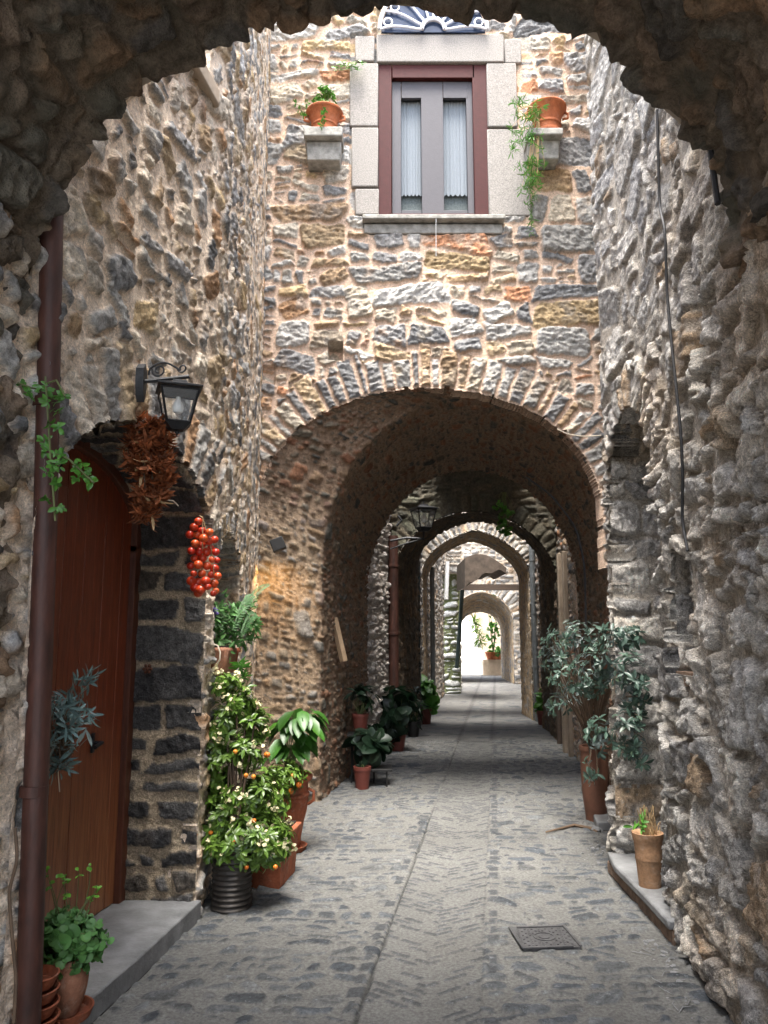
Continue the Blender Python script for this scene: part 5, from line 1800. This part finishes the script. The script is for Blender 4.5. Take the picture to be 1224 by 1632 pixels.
def dry_pot():
    c = np.array([W(1030, 1390, 4.62)[0] + .005, 4.86, .125]); c[0] = W(1033, 1350, 4.86)[0]
    t = thing('potted_plant', 'tan ringed pot of dry brown stalks on the slab of the right niche', 'potted plant', c)
    s = Shape(); R = .082; h = .30
    s.lathe(c, [(.001, 0), (R * .74, 0), (R * .80, .06), (R * .88, .14), (R * .90, .150), (R * .93, .158), (R * .90, .166), (R * .93, .174), (R * .91, .184), (R * .98, .25), (R * 1.06, .268), (R * 1.10, h), (R * .95, h), (.001, h - .03)], 32)
    s.build('pot', clay('tan_clay', (.33, .19, .105), .5), t)
    s = Shape()
    for k in range(40):
        a = c + [rng.normal() * .03, rng.normal() * .02, h - .03]; b = a + [rng.normal() * .022, rng.normal() * .02, .08 + .10 * rng.random()]
        s.tube([a, (a + b) / 2 + rng.normal(size=3) * .008, b], .003, 4)
    s.build('dry_stalks', M['straw'], t)
    tips = c + np.array([[-.06, -.02, .36], [-.03, -.02, .38], [-.08, 0, .33], [-.05, -.03, .34]])
    leaves('foliage', *rosettes(tips, np.array([[-.5, -.4, .4]] * 4), 5, .05, .018, rng, .9), M['leafbright'], t, rng=rng)
dry_pot()


# ------------------------------------------------------------------ pots further down the lane
def small_pot(label, base_px, Y, wpx, hpx, mat, leafm, nleaf, L, Wd, spread, up, z0=0.0, dz=0.0, seed=0, shp=0, group='potted plants along the lane'):
    r = np.random.default_rng(400 + seed)
    p = W(base_px[0], base_px[1], Y); c = np.array([p[0], Y, z0])
    sc = Y / 1300.0
    R = wpx * sc / 2; h = hpx * sc
    t = thing('potted_plant', label, 'potted plant', c, group)
    s = Shape(); s.lathe(c, pot_profile(R * .72, R * .96, h, h * .18, R * .05), 22); s.build('pot', M[mat], t)
    soil_part(c, R * .85, h * .78, t)
    tips, dirs = bush_points(c + [0, 0, h + up * sc], (spread[0] * sc, spread[0] * sc * .7, spread[1] * sc), nleaf, r, .2)
    leaves('foliage', *rosettes(tips, dirs, 5, L, Wd, r, .8), M[leafm], t, rng=r, shape=shp, curl=.5)
    stems('stems', c + [0, 0, h * .8], tips, M['stem'], t, r, .006, 0, 12)
    return t
small_pot('terracotta pot under the broad dark rubber plant on the left', (634, 1190), 11.3, 26, 26, 'redplastic', 'leafdark', 16, .20, .09, (26, 42), 38, seed=1, shp=1)
small_pot('dark pot of strappy leaves just past the rubber plant', (659, 1165), 12.9, 22, 24, 'black', 'leafdark', 18, .18, .03, (16, 34), 22, seed=2)
small_pot('small red pot with a bright yellow green plant at the left end of the lane', (678, 1140), 14.75, 22, 24, 'redplastic', 'leafbright', 16, .20, .08, (14, 26), 22, seed=3, shp=1)
small_pot('red pot with green leaves at the right before the grey downpipe', (866, 1146), 14.6, 22, 22, 'redplastic', 'leafbright', 14, .14, .06, (14, 18), 14, seed=4, shp=1)
small_pot('tan pot with thin leaves beside the red pot on the right', (881, 1140), 14.3, 16, 22, 'terra2', 'silver', 14, .10, .035, (13, 18), 16, seed=5)
# the stepped black stand in the first passage
def stand():
    c = np.array([W(575, 1260, 8.9)[0], 8.9, 0])
    t = thing('plant_stand', 'dark stepped metal plant stand against the left side of the first passage', 'plant stand', c)
    for (px, py, Y, wx) in ((576, 1170, 9.0, .34), (592, 1224, 8.8, .40)):
        p = W(px, py, Y)
        s = Shape(); s.box((p[0] + .02, Y, p[2]), (wx, .32, .022)); s.build('shelf', M['black'], t, bevel=.003)
        for dx, dy in ((-1, -1), (1, -1), (1, 1), (-1, 1)):
            l = Shape(); x = p[0] + .02 + dx * (wx / 2 - .02) * .8; y = Y + dy * .13
            l.tube([(x, y, p[2] - .01), (x, y, 0)], .010, 6); l.build('leg', M['black'], t)
stand()
p1 = W(576, 1168, 9.0)[2] + .012; p2 = W(592, 1222, 8.8)[2] + .012
small_pot('red pot with a dark plant on the upper shelf of the black stand', (574, 1165), 9.0, 27, 28, 'redplastic', 'leafdark', 16, .13, .045, (22, 24), 24, z0=p1, seed=6)
small_pot('dark bowl with broad drooping leaves on the lower shelf of the black stand', (588, 1215), 8.8, 30, 16, 'black', 'leafdark', 18, .17, .07, (28, 16), 18, z0=p2, seed=7, shp=1)
small_pot('brown pot standing on the ground below the black stand', (577, 1268), 8.55, 28, 34, 'redplastic', 'leafdark', 4, .07, .03, (8, 4), 2, seed=8)

def gravel():
    s = Shape(); r = np.random.default_rng(77)
    for k in range(150):
        Y = 3.1 + 1.3 * r.random() if k < 90 else 5.7 + 1.7 * r.random()
        side = RX(np.array(Y), np.array(0.)) - .10 if k < 120 else RX(np.array(Y), np.array(0.)) - .16
        x = float(side) - abs(r.normal()) * .05
        q = .004 + .010 * r.random() ** 2
        c = np.array([x, Y, q * .4]); b = len(s.v)
        s.ball(c, q, 6, (1 + .5 * r.random(), 1 + .5 * r.random(), .7))
        for i in range(b, len(s.v)):
            v = np.array(s.v[i]); s.v[i] = tuple(c + (v - c) * (.75 + .5 * _hash(np.array([i]), np.array([k]), 3)[0]))
    for k in range(14):
        Y = 3.3 + 1.1 * r.random(); x = float(RX(np.array(Y), np.array(0.))) - .13 - .08 * r.random(); a = r.random() * 3
        s.tube([(x, Y, .008), (x - .05 * math.cos(a), Y + .05 * math.sin(a), .014), (x - .09 * math.cos(a + .3), Y + .09 * math.sin(a + .3), .007)], .0022, 4)
    o = s.build('loose_gravel', M['slab'], None, base=(1.4, 4, 0)); props(o, 'loose grit and bits of straw along the foot of the right wall', 'gravel', kind='stuff')
gravel()

# leaning plank, rust flower knob, post, debris, cover
s = Shape(); a, b = W(532, 985, 8.5), W(548, 1054, 8.5)
s.tube([a, b], .04, 4); o = s.build('wooden_board', M['plank']); props(o, 'pale narrow wooden board leaning inside the dark first passage', 'board')
def knob():
    c = W(235, 1066, 4.64)
    s = Shape(); s.ball(c, .012, 8)
    for k in range(6):
        a = k * math.pi / 3; s.ball(c + [.020 * math.cos(a), 0, .020 * math.sin(a)], .010, 8)
    s.tube([c, c + [0, .06, 0]], .006, 6)
    o = s.build('tap_wheel', M['rust'], None, base=tuple(c)); props(o, 'small rusty flower shaped tap wheel in the dark stone door jamb', 'tap')
knob()
s = Shape(); p = W(893, 1180, 12.0); s.tube([(p[0], 12.0, 0), (p[0] - .01, 12.0, 1.05)], .05, 8)
o = s.build('wooden_post', M['beam']); props(o, 'short grey wooden post by the right wall beyond the first passage', 'post')
def manhole():
    a, b = G(817, 1484), G(906, 1481); c, d = G(924, 1516), G(824, 1519)
    cen = (a + b + c + d) / 4; t = thing('manhole_cover', 'rectangular cast iron manhole cover set in the paving', 'manhole cover', cen)
    ux = (b - a + c - d) / 2; uy = (a - d + b - c) / 2; wx, wy = np.linalg.norm(ux), np.linalg.norm(uy); rz = math.atan2(ux[1], ux[0])
    cen = cen + [0, 0, .003]; wx *= .94; wy *= .94
    ex = ux / wx; ey = uy / wy
    s = Shape(); s.box(cen + [0, 0, .006], (wx, wy, .018), rz=rz)
    for k in (-1, 1):
        s.box(cen + ex * k * (wx / 2 - .008) + [0, 0, .018], (.016, wy, .010), rz=rz); s.box(cen + ey * k * (wy / 2 - .008) + [0, 0, .018], (wx - .033, .016, .010), rz=rz)
    s.build('frame', M['manhole'], t, bevel=.002)
    s = Shape(); s.box(cen + [0, 0, .0095], (wx - .036, wy - .036, .013), rz=rz)
    for i in range(15):
        for j in range(9):
            x, y = (i - 7) * wx / 17, (j - 4) * wy / 11
            if (x / .075) ** 2 + (y / .06) ** 2 < 1: continue
            if i % 3 == 0: s.box(cen + ex * x + ey * y + [0, 0, .017], (.007, wy / 12, .006), rz=rz)
            elif j % 2 == i % 2: s.box(cen + ex * x + ey * y + [0, 0, .017], (.010, .010, .006), rz=rz)
    s.lathe(cen + [0, 0, .014], [(.058, 0), (.058, .007), (.048, .007), (.048, 0)], 24); s.lathe(cen + [0, 0, .014], [(.03, 0), (.03, .006), (.001, .006)], 16)
    s.build('lid', M['manhole'], t)
manhole()
s = Shape(); pts = [G(870, 1326, .012), G(895, 1320, .014), G(915, 1315, .016), G(940, 1320, .014), G(952, 1326, .02)]
s.tube(pts, [.006, .01, .013, .015, .01], 6); o = s.build('fallen_stick', M['twig']); props(o, 'bent dry stick lying on the paving near the right wall', 'stick')
s = Shape(); s.ball(G(950, 1322, .02), .035, 8, (1.2, 1, .7)); o = s.build('loose_stone', M['slab']); props(o, 'loose stone at the end of the stick by the right wall', 'stone')

# ------------------------------------------------------------------ the far end
a, b = W(742, 936, 24.0), W(850, 936, 24.0)
s = Shape(); s.box(((a[0] + b[0]) / 2 + .2, 24, a[2]), (b[0] - a[0] + .6, .25, .17)); o = s.build('cross_beam', M['beam']); props(o, 'dark wooden beam spanning the lane beyond the pointed arch', 'beam')
def far_arch():
    # low masonry arch that springs from the far left house over the lane
    t = thing('flying_arch', 'brown masonry arch springing across the lane behind the pointed arch', 'arch', W(745, 930, 19.5))
    U, V = grid(0, 1, 0, 1, .02)
    A, B = W(741, 938, 19.5), W(806, 902, 19.5)
    n = 40; X = np.linspace(0, 1, n)
    top = [W(741 + 66 * u, 905 - 22 * math.sin(math.pi * (.25 + .75 * u)), 19.5) for u in X]
    bot = [W(741 + 66 * u, 936 - 26 * math.sin(math.pi * u * .62) - 2 * math.sin(u * 17), 19.5) for u in X]
    s = Shape(); s.prism([tuple(p) for p in bot] + [tuple(p) for p in top[::-1]], (0, 2.2, 0))
    s.build('arch_body', M['pierdark'], t)
far_arch()
stairs = thing('ramp', 'sunlit whitewashed ramp climbing beyond the last tunnel', 'ramp', (4, 36, 0))
s = Shape()
A = [W(735, 1060, 34), W(775, 1052, 34), W(752, 980, 38), W(737, 980, 38)]
A[0][2] = A[1][2] = 0
s.prism([A[0], A[1], (A[1][0], A[1][1], .4), (W(752, 982, 37)[0], 37.0, W(752, 982, 37)[2]), (W(736, 982, 37)[0] - .2, 37.0, W(752, 982, 37)[2]), (A[0][0] - .2, A[0][1], .4)], (0, .6, 0))
s.build('ramp_wall', M['palewall'], stairs)
bk = thing('stone_house', 'pale sunlit house closing the view at the far end of the lane', 'house', (6, 44, 0))
s = Shape(); s.box((5, 45, 3.5), (16, 1, 7)); s.build('wall', M['tanwall'], bk)
s = Shape(); s.box((8.6, 38, 3), (3.5, 10, 6)); s.build('side_wall', M['tanwall'], bk)
t = thing('potted_plant', 'orange pots with climbing green plant against the far sunny wall', 'potted plant', W(783, 1045, 33))
for (x, y, wd, h) in ((785, 1047, .6, .3), (796, 1075, .22, .9)):
    c = W(x, y, 33); s = Shape(); s.lathe((c[0], 33, max(0, c[2] - .1)), pot_profile(wd * .35, wd * .5, h), 18); s.build('pot', M['terra3'], t)
q_ = W(785, 1047, 33); s = Shape(); s.box((q_[0], 33.1, (q_[2] - .1) / 2), (.8, .5, q_[2] - .11)); s.build('plinth', M['tanwall'], t)
tips = np.array([W(787 + 5 * rng.normal(), 955 + 85 * u, 32.8) for u in rng.random(50)] + [W(775 + 12 * rng.random(), 950 + 20 * rng.random(), 32.8) for k in range(16)] + [W(796 + 3 * rng.normal(), 1038 + 4 * rng.normal(), 32.6) for k in range(8)])
leaves('foliage', *rosettes(tips, rng.normal(size=(len(tips), 3)), 5, .11, .07, rng, 1), M['leafbright'], t, rng=rng, shape=1)
stems('stems', W(786, 1045, 32.9), tips, M['stem'], t, rng, .02, 0, 12)
t = thing('palm_plant', 'spiky green plant leaning over the bright far ramp', 'plant', W(762, 1020, 36))
tips = np.array([W(752 + 16 * u, 985 + 40 * u, 35) for u in np.linspace(0, 1, 26)])
leaves('fronds', *rosettes(tips, np.array([[.3, -.2, -.6]] * 26) + rng.normal(size=(26, 3)) * .4, 6, .38, .05, rng, .9), M['leafy'], t, rng=rng)
stems('stems', W(750, 975, 35.2), tips, M['twig'], t, rng, .015, 0, 8)

print('objects', len(bpy.data.objects), 'verts', sum(len(m.vertices) for m in bpy.data.meshes))
